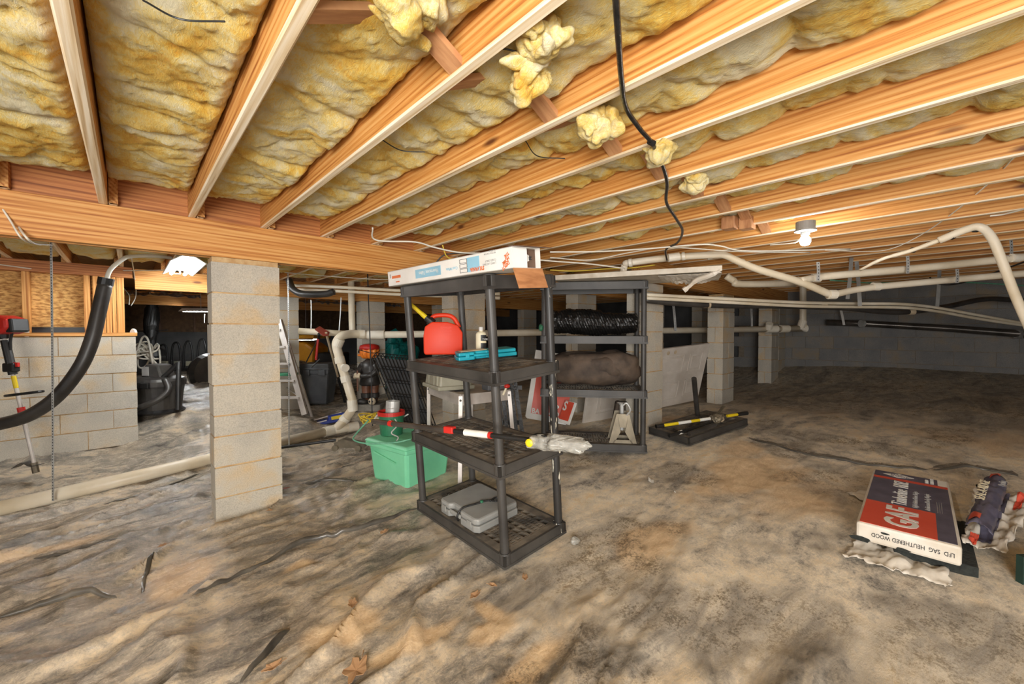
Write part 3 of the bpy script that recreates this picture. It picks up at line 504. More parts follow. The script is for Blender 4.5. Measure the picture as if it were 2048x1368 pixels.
# ---- bottle
p = onlev(S1, 962, 708, 2) + Z_ * .006; bo = thing('bottle', 'cream white bottle with printed label beside the gas can', 'bottle', tuple(p)); T = frame(p, R_, F0)
MB(T).lathe([(.034, 0), (.036, .006), (.036, .13), (.03, .142), (.014, .15), (.0135, .158)], 24, sx=1, sy=.7).build('body', 'cream', bo, smooth=False); MB(T).lathe([(.015, .156), (.0145, .178), (.013, .18)], 18).build('cap', 'white', bo)
b = MB(T); n = 10; b.grid(np.array([[(.0366 * math.cos(a), .0258 * math.sin(a), z) for z in (.03, .125)] for a in np.linspace(-math.pi * .5, -.02, n)])).build('label', 'print_black', bo)
text('TYPE F', .016, frame(T @ Vector((.012, -.0272, .09)), R_, Z_), 'print_white', bo); b = MB(T).grid(np.array([[(.0372 * math.cos(a), .0264 * math.sin(a), z) for z in (.07, .085)] for a in np.linspace(-math.pi * .5, -.02, n)])).build('label_band', 'cream', bo)
# ---- teal drill case
p0 = onlev(S1, 918, 724, 2); p1 = onlev(S1, 1034, 712, 2); dx = (p1 - p0); L = dx.length; n1 = level(S1, 2)[1]; T = frame(p0, dx, n1.cross(dx)); tc = thing('tool_case', 'teal plastic tool case lying open-handled on middle shelf', 'case', tuple((p0 + p1) / 2))
b = MB(T); b.prism([(0, 0), (.10, 0), (.115, .028), (.19, .028), (.205, 0), (L, 0), (L + .012, .04), (L - .005, .16), (.01, .16), (-.006, .05)], .004, .028).build('lower_shell', 'teal', tc, bevel=.006); b = MB(T); b.prism([(.002, .004), (.10, .004), (.115, .032), (.19, .032), (.205, .004), (L - .004, .004), (L + .006, .04), (L - .01, .155), (.015, .155), (-.002, .05)], .03, .052).build('upper_shell', 'teal', tc, bevel=.007)
for x in (.055, .23): MB(T).box(x - .012, x + .012, -.006, .001, .016, .046).build('latch', 'teal', tc, bevel=.002)
MB(T).tube([(.1, .006, .03), (.12, -.004, .03), (.185, -.004, .03), (.205, .006, .03)], .009, 10, 4).build('handle', 'teal', tc)
MB(T).box(.03, .2, .06, .14, .052, .0535).build('recess', 'cream', tc)
# ---- extendable pole saw on the second deck
pp = [onlev(S1, 745, 842, 1) + Z_ * .0, 0, 0]; a = at(748, 843, 2.25); c = at(1010, 868, 1.80); c2 = at(1170, 893, 1.63); ps = thing('pole_saw', 'long dark pole saw with bagged head across the second shelf', 'pole saw', tuple(c))
d_ = (c2 - a).normalized(); Pp = lambda px: a + d_ * ((px - 748) / (1170 - 748)) * (c2 - a).length
def along(px):                                  # point of the pole that shows at px
    lo, hi = -.2, 1.2
    for _ in range(40):
        m = (lo + hi) / 2; q = a + (c2 - a) * m - CAM; x = 1024 + FPX * q.dot(R_) / q.dot(F_)
        lo, hi = (m, hi) if x < px else (lo, m)
    return a + (c2 - a) * lo
MB().tube([along(746), along(900)], .014, 12).build('outer_pole', 'dark_metal', ps, smooth=False); MB().tube([along(895), along(1070)], .0115, 12).build('inner_pole', 'black', ps)
MB().tube([along(930), along(978)], .0155, 14).build('label_sleeve', 'print_white', ps); MB().tube([along(978), along(983)], .016, 14).build('red_band', 'red', ps)
q = along(902); MB(frame(q, d_, Z_)).box(-.035, .02, -.012, .02, -.016, .016).build('clamp', 'red', ps, bevel=.004); q = along(782); MB().tube([q - d_ * .012, q + d_ * .012], .016, 12).build('tape_band', 'red', ps)
q = along(1110); MB(frame(q, d_, Z_)).blob(.13, .03, .038, 24, .5, 16, .9, seed=4).build('plastic_bag', 'clear_bag', ps); q = along(1068); MB(frame(q, d_, F0)).lathe([(.017, -.012), (.017, .016), (.01, .02)], 16, Matrix.Rotation(math.pi / 2, 4, 'X') @ Matrix.Translation((0, 0, .03))).build('yellow_cap', 'yellow', ps)
MB(frame(along(1085), d_, Z_)).box(-.04, .03, -.022, .03, -.022, .022).build('saw_head', 'black', ps, bevel=.006); MB(frame(along(1100), d_, Z_)).box(0, .16, -.012, .012, -.002, .002).build('guide_bar', 'galv', ps)
# ---- grey tool case on the bottom deck with a bungee cord
cs = [onlev(S1, *q, 0) for q in ((878, 1022), (956, 1073), (1050, 1015), (975, 972))]; x_ = (cs[1] - cs[0]); n0 = level(S1, 0)[1]; T = frame(cs[0], x_, n0.cross(x_)); LX = x_.length * .98; LY = .33; gc = thing('tool_case', 'grey plastic tool case held by a cord on the bottom shelf', 'case', tuple(cs[1]))
pl = lambda e: [(e, .02), (.03, e), (LX * .28, e), (LX * .33, .03), (LX * .55, .03), (LX * .60, e), (LX - .03, e), (LX - e, .02), (LX - e, LY - .02), (LX - .03, LY - e), (.03, LY - e), (e, LY - .02)]
MB(T).prism(pl(0), .004, .044).build('lower_shell', 'grey_resin', gc, bevel=.006); MB(T).prism(pl(.003), .046, .085).build('lid', 'grey_resin', gc, bevel=.012)
MB(T).box(LX * .30, LX * .58, .002, .016, .03, .056).build('handle', 'grey_resin', gc, bevel=.006)
for x in (.07, LX - .07): MB(T).box(x - .02, x + .02, -.005, .002, .028, .064).build('latch', 'grey_resin', gc, bevel=.002)
bc = MB(T).tube([(LX * .55, -.002, .02), (LX * .55, -.008, .05), (LX * .56, .03, .089), (LX * .62, .12, .092), (LX * .66, .17, .096), (LX * .70, .2, .094), (LX * .78, .22, .094), (LX * .75, .26, .094), (LX * .69, .24, .094), (LX * .72, .19, .096)], .0055, 8, 6).build('bungee_cord', 'black', label='black bungee cord hooked over the grey tool case', cat='cord', smooth=True)
MB(T).blob(.012, .012, .009, 6, T=Matrix.Translation((LX * .64, .15, .096))).build('cord_lock', 'green', bc)
# ================================================================== things behind the tilted shelves
def gp(px, py): return gnd(px, py)
# green tote
f0 = gp(814, 983); l0 = gp(745, 960); r0 = gp(886, 950); x_ = (r0 - f0); x_.z = 0; x_.normalize(); T = frame(f0, x_, Z_.cross(x_)); tt = thing('storage_tote', 'mint green lidded storage tote on the floor behind the shelves', 'tote', tuple(f0))
MB(T).frust(-.025, .445, -.025, .46, 0, .30, .028).build('body', 'mint', tt, bevel=.025, smooth=False); MB(T).box(-.045, .465, -.045, .48, .285, .325).build('rim', 'mint', tt, bevel=.012); MB(T).frust(-.035, .455, -.035, .47, .325, .35, -.02).build('lid', 'mint', tt, bevel=.012); MB(T).prism([(.0, .10), (0, .2), (0, .36), (0, .42)], 0, .001).build('groove', 'mint', tt) if 0 else None
MB(T).bar((-.027, .10, .20), (-.028, .38, .245), .006, .012).build('side_rib', 'mint', tt)
tz = f0.z + .352
# tree stand on the tote and duct inside it
q = hit(783, 868, (0, 0, tz), Z_); q.z = tz; st = thing('tree_stand', 'green plastic tree stand with red rim on the tote', 'tree stand', tuple(q)); T = Matrix.Translation(q)
MB(T).lathe([(.085, 0), (.09, .004), (.105, .17), (.1, .172), (.086, .012), (.02, .012)], 30).build('bowl', 'green', st, smooth=False); MB(T).strap([(.107 * math.cos(a), .107 * math.sin(a), .182) for a in np.linspace(0, 6.2832, 37)], .032, .009, Z_).build('rim', 'red', st)
for an in (-1.9, .2, 2.2):
    dd = Vector((math.cos(an), math.sin(an), 0)); e = q + dd * .15 + Z_ * .13; MB().tube([q + dd * .085 + Z_ * .13, e], .005, 8).build('screw', 'galv', st); MB().tube([e - Vector((-dd.y, dd.x, -.5)) * .035, e + Vector((-dd.y, dd.x, -.5)) * .035], .006, 8).build('screw_handle', 'white', st)
MB(T @ Matrix.Translation((0, 0, .02)) @ Matrix.Rotation(.06, 4, 'Y')).lathe([(.056, 0), (.057, .15), (.0585, .152), (.057, .156), (.057, .2), (.0585, .203), (.057, .207), (.057, .262), (.054, .262), (.053, .02)], 30).build('metal_duct', 'galv', label='shiny round metal duct piece standing inside the tree stand', cat='duct')
# cords and rope
def squiggle(c, n, r, sd, h=.05):
    rr = random.Random(sd); return [Vector(c) + Vector((r * math.cos(i * 1.1 + rr.random()) * rr.uniform(.4, 1), r * math.sin(i * 1.1 + rr.random()) * rr.uniform(.4, 1), h * rr.random())) for i in range(n)]
q = hit(738, 848, (0, 0, tz), Z_); MB().tube(squiggle((q.x, q.y, tz + .01), 34, .1, 2, .09), .0055, 7, 5).build('rope', 'rope_yellow', label='tangled yellow rope heaped on the green tote', cat='rope', smooth=True)
MB().tube([at(737, 840, 3.2), at(712, 868, 3.1), at(708, 880, 3.02), at(735, 887, 2.95), at(790, 885, 2.92), at(822, 878, 2.95)], .006, 8, 8).build('garden_wire', 'rope_green', label='green wire loop hanging over the tote lid', cat='wire', smooth=True)
MB().tube([at(790, 838, 3.15), at(795, 850, 3.1), at(783, 866, 3.05), at(796, 874, 3.0), at(793, 882, 2.98)], .0045, 6, 8).build('hook_wire', 'galv', label='bent metal hook wire hanging at the tree stand', cat='wire')
# floor jack
q = gp(700, 908) + Z_ * .055; T = frame(q, (at(735, 900, 4.0) - at(672, 880, 4.35)) * Vector((1, 1, 0)) if 0 else Vector((R_.x, R_.y, 0)), F0); fj = thing('floor_jack', 'low tan metal floor jack between the white pipe and tote', 'jack', tuple(q))
for y in (-.05, .05): MB(T).prism([(-.16, .03), (.18, .03), (.2, .07), (.05, .10), (-.06, .13), (-.16, .09)], y - .004, y + .004, Matrix.Rotation(math.pi / 2, 4, 'X')).build('side_plate', 'steel', fj)
for x in (-.14, .12):
    for y in (-.075, .075): MB(T).lathe([(.035, -.015), (.035, .015)], 16, Matrix.Translation((x, y, .035)) @ Matrix.Rotation(math.pi / 2, 4, 'X')).build('wheel', 'steel', fj)
MB(T).bar((-.1, 0, .1), (.2, 0, .06), .05, .035).build('lift_arm', 'steel', fj, bevel=.006); MB().tube([at(672, 880, 4.2), at(563, 895, 4.0)], .014, 10).build('handle', 'black', fj)
# blue creeper
q = at(654, 846, 5.65); dr = R_ * .9 + F0 * .45 + Z_ * .12; T = frame(q, dr, Z_.cross(dr)); cr = thing('blue_ramp', 'blue and yellow low metal ramp lying on the floor', 'ramp', tuple(q))
MB(T).prism([(-.26, -.06), (.22, -.09), (.26, 0), (.22, .09), (-.26, .06), (-.3, 0)], 0, .05).build('frame', 'blue', cr, bevel=.012); MB(T).box(.02, .24, -.085, .02, .03, .10).build('plate', 'blue', cr, bevel=.012); MB(T).box(.06, .2, -.088, -.086, .045, .09).build('sticker', 'yellow', cr); MB(T).bar((-.28, -.066, .03), (.0, -.085, .055), .006, .014).build('rail', 'alu', cr); MB(T).bar((-.26, .03, .06), (.2, .05, .1), .03, .012).build('top_rail', 'alu', cr)
# pumpkin-headed statue
q = gp(740, 818); stt = thing('statue', 'pumpkin-headed pirate statue with red bandana standing on a stone', 'statue', tuple(q)); T = frame(q, R_, F0); H = Matrix.Translation
MB(T).box(-.22, .2, -.14, .14, -.02, .085).build('base', 'stone', stt, bevel=.02)
for x, y in ((-.085, -.03), (.05, .02)): MB(T).blob(.085, .06, .05, 10, T=H((x - .01, y - .03, .12))).build('boot', 'statue_black', stt, smooth=True)
for x, y in ((-.055, -.0), (.06, .02)): MB(T).lathe([(.05, .13), (.062, .2), (.07, .22), (.062, .24), (.066, .32), (.078, .42)], 18, H((x, y, 0))).build('leg', 'statue_brown', stt, smooth=True); MB(T).lathe([(.062, .17), (.076, .18), (.078, .24), (.062, .25)], 18, H((x, y, 0))).build('boot_cuff', 'statue_black', stt)
MB(T).lathe([(.13, .36), (.155, .38), (.14, .46), (.12, .52), (.14, .62), (.13, .70), (.07, .74), (.05, .76)], 26, H((0, 0, 0)), 1, .8).build('coat', 'statue_black', stt, smooth=True)
MB(T).tube([(.10, -.05, .68), (.13, -.10, .60), (.06, -.15, .53), (-.08, -.17, .52)], [.05, .05, .042, .034], 12, 5).build('arm', 'statue_black', stt, smooth=True); MB(T).tube([(-.10, .02, .68), (-.13, -.06, .60), (-.12, -.14, .54)], [.048, .046, .034], 12, 5).build('arm', 'statue_black', stt, smooth=True)
for x in (-.10, -.14):
    h_ = MB(T).blob(.035, .03, .04, 8, .15, 20, T=H((x, -.18, .53))).build('hand', 'skull', stt, smooth=True)
    for i in range(4): MB(T).tube([(x - .02 + .013 * i, -.2, .53), (x - .02 + .013 * i, -.215, .51), (x - .02 + .012 * i, -.205, .49)], .007, 6).build('finger', 'skull', h_, smooth=True)
MB(T).tube([(-.115, -.19, .6), (-.11, -.2, .3)], .012, 8).build('staff', 'statue_brown', stt)
b = MB(T @ H((0, 0, .87)))
for i in range(10): an = i * .6283; b.blob(.075, .05, .105, 9, T=Matrix.Rotation(an, 4, 'Z') @ H((.075, 0, 0)))
hd = b.build('pumpkin_head', 'pumpkin', stt, smooth=True)
MB(T).lathe([(.14, .90), (.15, .925), (.135, .965), (.07, .985), (.01, .99)], 24).build('bandana', 'red', stt, smooth=True); MB(T).tube([(.145 * math.cos(a), .145 * math.sin(a), .875 + .02 * math.sin(a * 2)) for a in np.linspace(0, 6.283, 30)], .006, 6).build('eyepatch_band', 'black', hd); MB(T).lathe([(.03, 0), (.03, .012)], 14, H((-.13, -.05, .88)) @ Matrix.Rotation(-1.3, 4, 'Y')).build('eyepatch', 'black', hd); MB(T).blob(.035, .02, .02, 6, T=H((-.135, -.04, .82))).build('nose', 'pumpkin', hd, smooth=True)
sk = MB(T).blob(.055, .06, .055, 10, T=H((.07, -.11, .135))).build('skull', 'skull', stt, smooth=True)
for x in (.05, .09): MB(T).blob(.014, .01, .014, 6, T=H((x, -.167, .14))).build('eye_socket', 'black', sk)
# trash can with tools
q = gp(640, 806); tcn = thing('trash_can', 'grey plastic trash can with tools standing inside', 'trash can', tuple(q)); T = frame(q, R_, F0)
MB(T).frust(-.21, .21, -.19, .19, 0, .5, .05).build('body', 'bin_grey', tcn, bevel=.03); MB(T).frust(-.225, .225, -.205, .205, .45, .62, .012).build('collar', 'bin_grey', tcn, bevel=.02); MB(T).box(-.24, .24, -.22, .22, .53, .55).build('rim', 'bin_grey', tcn, bevel=.008)
for s in (-.1, .13): MB(T).box(s - .05, s + .05, -.228, -.2, .44, .53).build('grip', 'bin_grey', tcn, bevel=.01)
lp = thing('loppers', 'red-handled loppers sticking out of the trash can', 'loppers', tuple(q + Z_ * .6)); MB().tube([at(632, 720, 5.85), at(637, 672, 5.85)], .017, 8).build('handle', 'red', lp); MB().tube([at(640, 718, 5.85), at(622, 735, 5.8)], .012, 8).build('handle', 'black', lp); MB().tube([at(637, 676, 5.8), at(638, 668, 5.66)], .02, 8).build('pivot', 'black', lp); MB().tube([at(612, 725, 5.9), at(630, 690, 5.9), at(636, 676, 5.9)], .008, 6, 5).build('cord', 'black', lp)
sv = thing('shovel', 'wooden-handled shovel with rusty red blade leaning by the trash can', 'shovel', tuple(gp(690, 815))); a_ = at(652, 665, 5.7); c_ = gnd(690, 805); MB().tube([a_, a_ + (c_ - a_) * .62], .017, 10).build('handle', 'handle_wood', sv); MB().tube([a_ + (c_ - a_) * .6, c_], .02, 10).build('grip', 'black', sv)
MB(frame(at(645, 663, 5.7), R_ * .8 - Z_ * .55, F0 * .8 + Z_ * .6)).prism([(-.09, -.05), (.07, -.06), (.1, 0), (.07, .06), (-.09, .05)], -.006, .006).build('blade', 'rust_red', sv, bevel=.003)
# stepladder
q = at(610, 829, 5.35); ld = thing('stepladder', 'white aluminum stepladder half hidden by the nearest pier', 'ladder', tuple(q)); top = at(558, 640, 5.4); wv = -R_ * .42
for s in (Vector((0, 0, 0)), wv): MB().bar(q + s, top + s * .7, .045, .07, R_).build('rail', 'alu', ld)
qb = q + F0 * .32 - R_ * .06; qb.z = float(gz(qb.x, qb.y))
for s in (Vector((0, 0, 0)), wv): MB().bar(qb + s, top + s * .7 + F0 * .05, .025, .03, R_).build('rear_leg', 'alu', ld)
for i in range(1, 6):
    t_ = i / 5.6; a_ = q + (top - q) * t_; MB().bar(a_, a_ + wv * (1 - .3 * t_), .09, .025).build('step', 'alu', ld)
MB().bar(q + (top - q) * .18 - F0 * .0, qb + (top - qb) * .32 + wv * .5, .02, .012).build('brace', 'alu', ld); t_ = .4; MB().box(*[v for pr in zip(tuple(q + (top - q) * t_ + wv * 1.0 - Vector((.05, .05, 0))), tuple(q + (top - q) * t_ + Vector((.03, .12, .04)))) for v in sorted(pr)]).build('tool_tray', 'tarp', ld) if 0 else None
MB().bar(q + (top - q) * .42 + F0 * .05, q + (top - q) * .42 + wv + F0 * .05, .14, .035).build('paint_tray', 'green', ld, bevel=.006)
# yellow mower
q = gp(606, 775); T = frame(q, R_, F0); mw = thing('riding_mower', 'yellow riding mower behind the trash can', 'mower', tuple(q)); MB(T).prism([(-.5, .3), (.3, .3), (.34, .7), (.2, .8), (-.5, .84)], -.3, .3, Matrix.Rotation(math.pi / 2, 4, 'X')).build('hood', 'mower_yellow', mw, bevel=.05); MB(T).box(-.5, .36, -.33, .33, .86, .93).build('top_cover', 'mower_yellow', mw, bevel=.03); MB(T).box(.2, .75, -.2, .2, .2, .62).build('chassis', 'black', mw, bevel=.03)
for y in (-.36, .36): wh = MB(T).lathe([(.1, -.09), (.23, -.09), (.25, -.05), (.25, .05), (.23, .09), (.1, .09)], 26, H((.1, y, .25)) @ Matrix.Rotation(math.pi / 2, 4, 'X')).build('wheel', 'rubber', mw); MB(T).lathe([(.12, -.1), (.1, -.06), (.02, -.1)], 20, H((.1, y * 1.02, .25)) @ Matrix.Rotation(-math.pi / 2 * (1 if y > 0 else 1), 4, 'X')).build('hub', 'cream', wh)
# tarp heap
q = gp(792, 770); MB(Matrix.Translation(q + Z_ * .38) @ Matrix.Rotation(.3, 4, 'Z')).blob(.42, .3, .55, 22, .35, 3.5, .8, seed=9).build('tarp', 'tarp', label='crumpled teal tarp draped over a heap in back', cat='tarp')
# leaning folded wire crate
TL, TR, BLc, BR = at(744, 716, 4.3), at(814, 722, 4.55), at(800, 852, 4.05), at(862, 858, 4.3); BLc.z = max(BLc.z, float(gz(BLc.x, BLc.y)) + .01); wc = thing('wire_crate', 'folded black wire crate leaning behind the tilted shelves', 'crate', tuple((BLc + BR) / 2)); nn = (TR - TL).cross(BLc - TL).normalized()
for off in (0, .05, .1):
    b = MB(); o_ = nn * -off + F0 * off * 0
    for i in range(11): t_ = i / 10; b.tube([TL.lerp(TR, t_) + o_, BLc.lerp(BR, t_) + o_], .0035 if 0 < i < 10 else .006, 6)
    for i in range(6): t_ = i / 5; b.tube([TL.lerp(BLc, t_) + o_, TR.lerp(BR, t_) + o_], .0045, 6)
    b.build('wire_panel', 'black', wc)
b = MB()
for i in range(11): t_ = i / 10; b.tube([TL.lerp(TR, t_), TL.lerp(TR, t_) - nn * .1], .004, 6)
b.build('hinge_wires', 'black', wc); MB().grid(np.array([[tuple(TL.lerp(TR, u).lerp(BLc.lerp(BR, u), v) - nn * .05) for v in (.03, .97)] for u in (.04, .96)])).build('tray', 'bin_grey', wc, solid=.006)
# aluminium work platform with a bin on it
c0 = at(922, 800, 3.15); l0 = at(858, 782, 3.78); r0 = at(1018, 786, 3.42); zt = c0.z; l0.z = r0.z = zt; bk = l0 + r0 - c0; wp = thing('work_platform', 'folding aluminum work platform behind the tilted shelves', 'platform', (c0.x, c0.y, float(gz(c0.x, c0.y))))
for (a_, e_) in ((c0, l0), (c0, r0), (r0, bk), (l0, bk)): MB().bar(a_, e_, .025, .085).build('top_rail', 'alu', wp)
ct = (c0 + bk) / 2
for a_ in (c0, l0, r0, bk):
    e_ = a_ + (a_ - ct) * (.16 if a_ in (c0, r0) else .0); e_.z = float(gz(e_.x, e_.y)); MB().bar(a_ + Z_ * .03, e_, .045, .03, R_).build('leg', 'alu', wp); MB().tube([a_ - F0 * .03, a_ - F0 * .016], .009, 10).build('rivet', 'dark_metal', wp)
MB().add([c0 + Z_ * .035, r0 + Z_ * .035, bk + Z_ * .035, l0 + Z_ * .035], [(0, 1, 2, 3)]).build('top_plate', 'alu', wp, solid=.012)
q = at(896, 788, 3.5); q.z = zt + .05; T = frame(q, c0 - l0, Z_.cross(c0 - l0)); ub = thing('storage_bin', 'upturned translucent grey bin on the work platform', 'bin', tuple(q)); MB(T).frust(-.16, .16, -.12, .12, 0, .22, -.025).build('body', 'tan_bin', ub, bevel=.015); MB(T).box(-.2, .2, -.16, .16, 0, .035).build('rim', 'tan_bin', ub, bevel=.01)
for x in (-.08, .04, .12): MB(T).box(x, x + .02, -.15, -.128, .035, .2).build('rib', 'tan_bin', ub, bevel=.004)
q = at(982, 800, 3.36); q.z = zt + .05; T = frame(q, r0 - c0, Z_.cross(r0 - c0)); tb = thing('tool_organizer', 'dark tool organizer with red stripe on the work platform', 'tool box', tuple(q)); MB(T).box(-.06, .12, -.05, .05, 0, .12).build('body', 'bin_grey', tb, bevel=.008); MB(T).box(-.04, .1, -.053, -.05, .03, .085).build('label', 'print_grey', tb); MB(T).box(-.04, .1, -.0545, -.053, .085, .1).build('red_stripe', 'red', tb); MB(T).bar((-.12, -.06, .125), (.18, -.06, .135), .02, .018).build('handle', 'alu', tb)
q = at(1014, 772, 3.12); gcp = thing('spring_clamp', 'small red-tipped clamp hanging beside the front post', 'clamp', tuple(q)); MB(Matrix.Translation(q)).blob(.024, .02, .018, 8, .2, 20).build('red_tip', 'red', gcp, smooth=True); MB().tube([q, at(1006, 790, 3.12)], .008, 8).build('arm', 'cream', gcp)
# black slatted panel
for i in range(1):
    g = thing('slatted_panel', 'black slatted panel standing behind the front shelf post', 'panel', tuple(gp(1026, 862)))
    for j, (pa, pb) in enumerate(((998, 1003), (1006, 1013), (1015, 1022), (1024, 1031), (1033, 1043))):
        a_ = at(pa - 4, 755, 3.95); c_ = at(pb + 2, 868, 3.85); MB().bar(a_, c_, .036, .02, F0).build('slat', 'glossy_black', g)
    for py in (775, 845): MB().bar(at(995, py, 3.97), at(1044, py, 3.97), .02, .04).build('cross_rail', 'black', g)
# ================================================================== on and around the rear shelves
S2i = S2.inverted()
def s2p(px, py, i): return onlev(S2, px, py, i)
c_ = S2 @ Vector((.22, .47, 2 * TH)); yv = (S2.to_3x3() @ Vector((0, 1, 0)))
b = MB(frame(c_ + Z_ * .125, -yv, S2.to_3x3() @ Vector((1, 0, 0))))
Pn = []; nA, nB = 70, 26
for i in range(nA + 1):
    u = i / nA * 2 - 1; rr_ = (.125 - .02 * u * u) * (1 if abs(u) < .94 else max(.25, (1 - abs(u)) / .06)); row = []
    for j in range(nB + 1):
        a = 2 * math.pi * j / nB; q = 1 + .10 * mnoise.noise(Vector((u * 9, math.cos(a) * 2, math.sin(a) * 2))) + .035 * ((i + j) % 2); row.append((u * .43, math.cos(a) * rr_ * q * 1.1, math.sin(a) * rr_ * q * (.95 if u < .2 else .8) - .04 * max(0, -u) * 0 - .012 * math.sin(u * 3)))
    Pn.append(row)
nr = b.grid(np.array(Pn)).build('mesh_roll', 'glossy_black', label='roll of glossy black plastic netting on the rear shelves', cat='netting')
MB(Matrix.Translation(at(1082, 655, 3.6))).blob(.02, .02, .03, 6, .3, 20).build('green_tie', 'green', nr); MB(Matrix.Translation(S2 @ Vector((.12, .86, 2 * TH + .14)))).blob(.07, .07, .09, 14, .5, 12, seed=2).build('bunched_end', 'glossy_black', nr)
c_ = S2 @ Vector((.23, .44, TH)); b = MB(frame(c_ + Z_ * .178, -yv, S2.to_3x3() @ Vector((1, 0, 0)))); bg = thing('duffel_bag', 'dusty brown fabric bag on the rear shelves', 'bag', tuple(c_))
b.blob(.40, .2, .15, 26, .16, 4, .55, seed=21).build('body', 'brown_bag', bg, smooth=True); MB(frame(c_ + Z_ * .2, -yv, S2.to_3x3() @ Vector((1, 0, 0)))).blob(.36, .19, .125, 22, .25, 5, .7, seed=5).build('flap', 'brown_bag', bg, smooth=True)
MB(frame(S2 @ Vector((.12, .84, TH + .07)), -yv, Z_)).tube([(-.05, 0, 0), (-.03, .07, 0), (.02, .08, .02), (.06, .02, .01)], .012, 8, 6).build('carry_strap', 'black', bg)
MB(frame(S2 @ Vector((.14, .82, TH + .115)), -yv, Z_)).blob(.09, .06, .09, 14, .5, 10, seed=33).build('loose_fabric', 'black', bg)
q = S2 @ Vector((.13, .2, .004)); T = frame(q, -yv, S2.to_3x3() @ Vector((1, 0, 0))); js = thing('jack_stand', 'grey steel jack stand on the bottom of the rear shelves', 'jack stand', tuple(q)); RX = Matrix.Rotation(math.pi / 2, 4, 'X')
for y in (-.085, .085):
    b = MB(T)
    for pl in ([(-.12, 0), (-.075, 0), (-.02, .1), (-.045, .26), (-.055, .26)], [(.12, 0), (.055, .26), (.045, .26), (.02, .1), (.075, 0)], [(-.047, .26), (-.03, .14), (.03, .14), (.047, .26)], [(-.09, 0), (.09, 0), (.07, .03), (-.07, .03)]): b.prism(pl, y * (1) - .003, y + .003, RX)
    b.build('leg_plate', 'steel', js)
MB(T).lathe([(.02, .1), (.02, .33), (.03, .335), (.03, .345)], 14).build('ratchet_post', 'galv', js); MB(T).box(-.045, .045, -.02, .02, .34, .36).build('saddle', 'dark_metal', js, bevel=.004); MB(T).tube([(.03, -.09, .25), (.06, -.1, .3), (.03, -.1, .36), (.0, -.095, .34)], .008, 8, 5).build('ratchet_lever', 'galv', js)
q = S2 @ Vector((.3, .26, .0)); MB(frame(q, -yv, Z_) @ Matrix.Rotation(-.15, 4, 'Z')).box(-.03, .03, .003, .34, -.06, .06).build('worn_boot', 'brown_bag', label='dark upright piece standing beside the jack stand', cat='box', bevel=.02)
# wrapped board on top
zt3 = (S2 @ Vector((0, 0, 3 * TH))).z + .012; A0 = hit(1110, 578, (0, 0, zt3), Z_); A1 = hit(1444, 566, (0, 0, zt3), Z_)
A0 = at(1105, 580, 3.6); A1 = at(1444, 562, 3.05); A0.z = A1.z = zt3; dx = (A1 - A0); T = frame(A0, dx, Z_.cross(dx)); Lb = dx.length; wb_ = thing('wrapped_board', 'long pale board in torn clear wrap on the rear shelves', 'board', tuple((A0 + A1) / 2))
MB(T).box(0, Lb, 0, .62, 0, .042).build('slab', 'board', wb_, bevel=.003)
rw = [[(Lb * .66 + (Lb * .34) * i / 30, -.004 + .30 * j / 8 + .02 * random.random(), -.008 - .05 * math.sin(math.pi * i / 30) * (j / 8) * random.uniform(.5, 1.1) - .006) for j in range(9)] for i in range(31)]
MB(T).grid(np.array(rw)).build('torn_wrap', 'wrap', wb_, solid=.002); MB(T).tube([(Lb * .99, .0, .0), (Lb * .93, .02, -.03), (Lb * .87, .05, -.055), (Lb * .83, .06, -.10), (Lb * .80, .06, -.13)], [.012, .02, .02, .015, .022], 7, 4).build('wrap_tail', 'wrap', wb_)
# yard signs
def sign(pts, d, name, label, tilt=.0):
    p0, p1, p2 = [at(px, py, dd) for (px, py), dd in zip(pts, d)]; x = p1 - p0; y = p2 - p0; g = thing(name, label, 'sign', tuple(p0)); return g, frame(p0, x, y), x.length, y.dot(frame(p0, x, y).to_3x3() @ Vector((0, 1, 0)))
g, T, W, Hh = sign([(1050, 836), (1132, 850), (1076, 700)], (4.2, 4.2, 4.35), 'yard_sign', 'white and red plastic sign leaning behind the rear shelves, lettering along its bottom')
MB(T).prism([(0, .02), (.02, 0), (W, 0), (W, Hh - .03), (W - .03, Hh), (.0, Hh)], -.012, 0).build('panel', 'white', g, bevel=.004); MB(T).box(.05, W, .06, Hh * .62, 0, .001).build('red_field', 'print_red', g); text('BA', .07, T @ Matrix.Translation((.055, .065, .0015)), 'print_white', g, sx=.95, bold=.002); text('GO', .07, T @ Matrix.Translation((.235, .065, .0015)), 'print_white', g, sx=.95, bold=.002)
MB(T).lathe([(.05, .001), (.05, .002)], 24, Matrix.Translation((.28, .165, 0)), 1, .5).build('emblem', 'print_white', g); MB(T).lathe([(.035, .002), (.035, .0026)], 24, Matrix.Translation((.28, .165, 0)), 1, .45).build('emblem_core', 'print_grey', g)
for x in (.2, .275): MB(T).box(x, x + .006, .13, .24, .001, .0015).build('white_ray', 'print_white', g)
MB(T).tube([(.26 + .1 * math.cos(a), Hh - .16 + .12 * math.sin(a), .001) for a in np.linspace(-1.2, .9, 12)], .007, 6).build('red_arc', 'print_red', g)
g, T, W, Hh = sign([(1116, 843), (1138, 850), (1130, 800)], (4.1, 4.0, 4.15), 'yard_sign', 'narrow red sign edge with a large white S'); MB(T).box(0, W, 0, Hh, -.014, 0).build('panel', 'white', g, bevel=.003); MB(T).box(.0, W - .025, .03, Hh - .004, 0, .001).build('red_field', 'print_red', g); text('S', .13, T @ Matrix.Translation((.0, Hh - .10, .0015)), 'print_white', g, bold=.003, sx=.8)
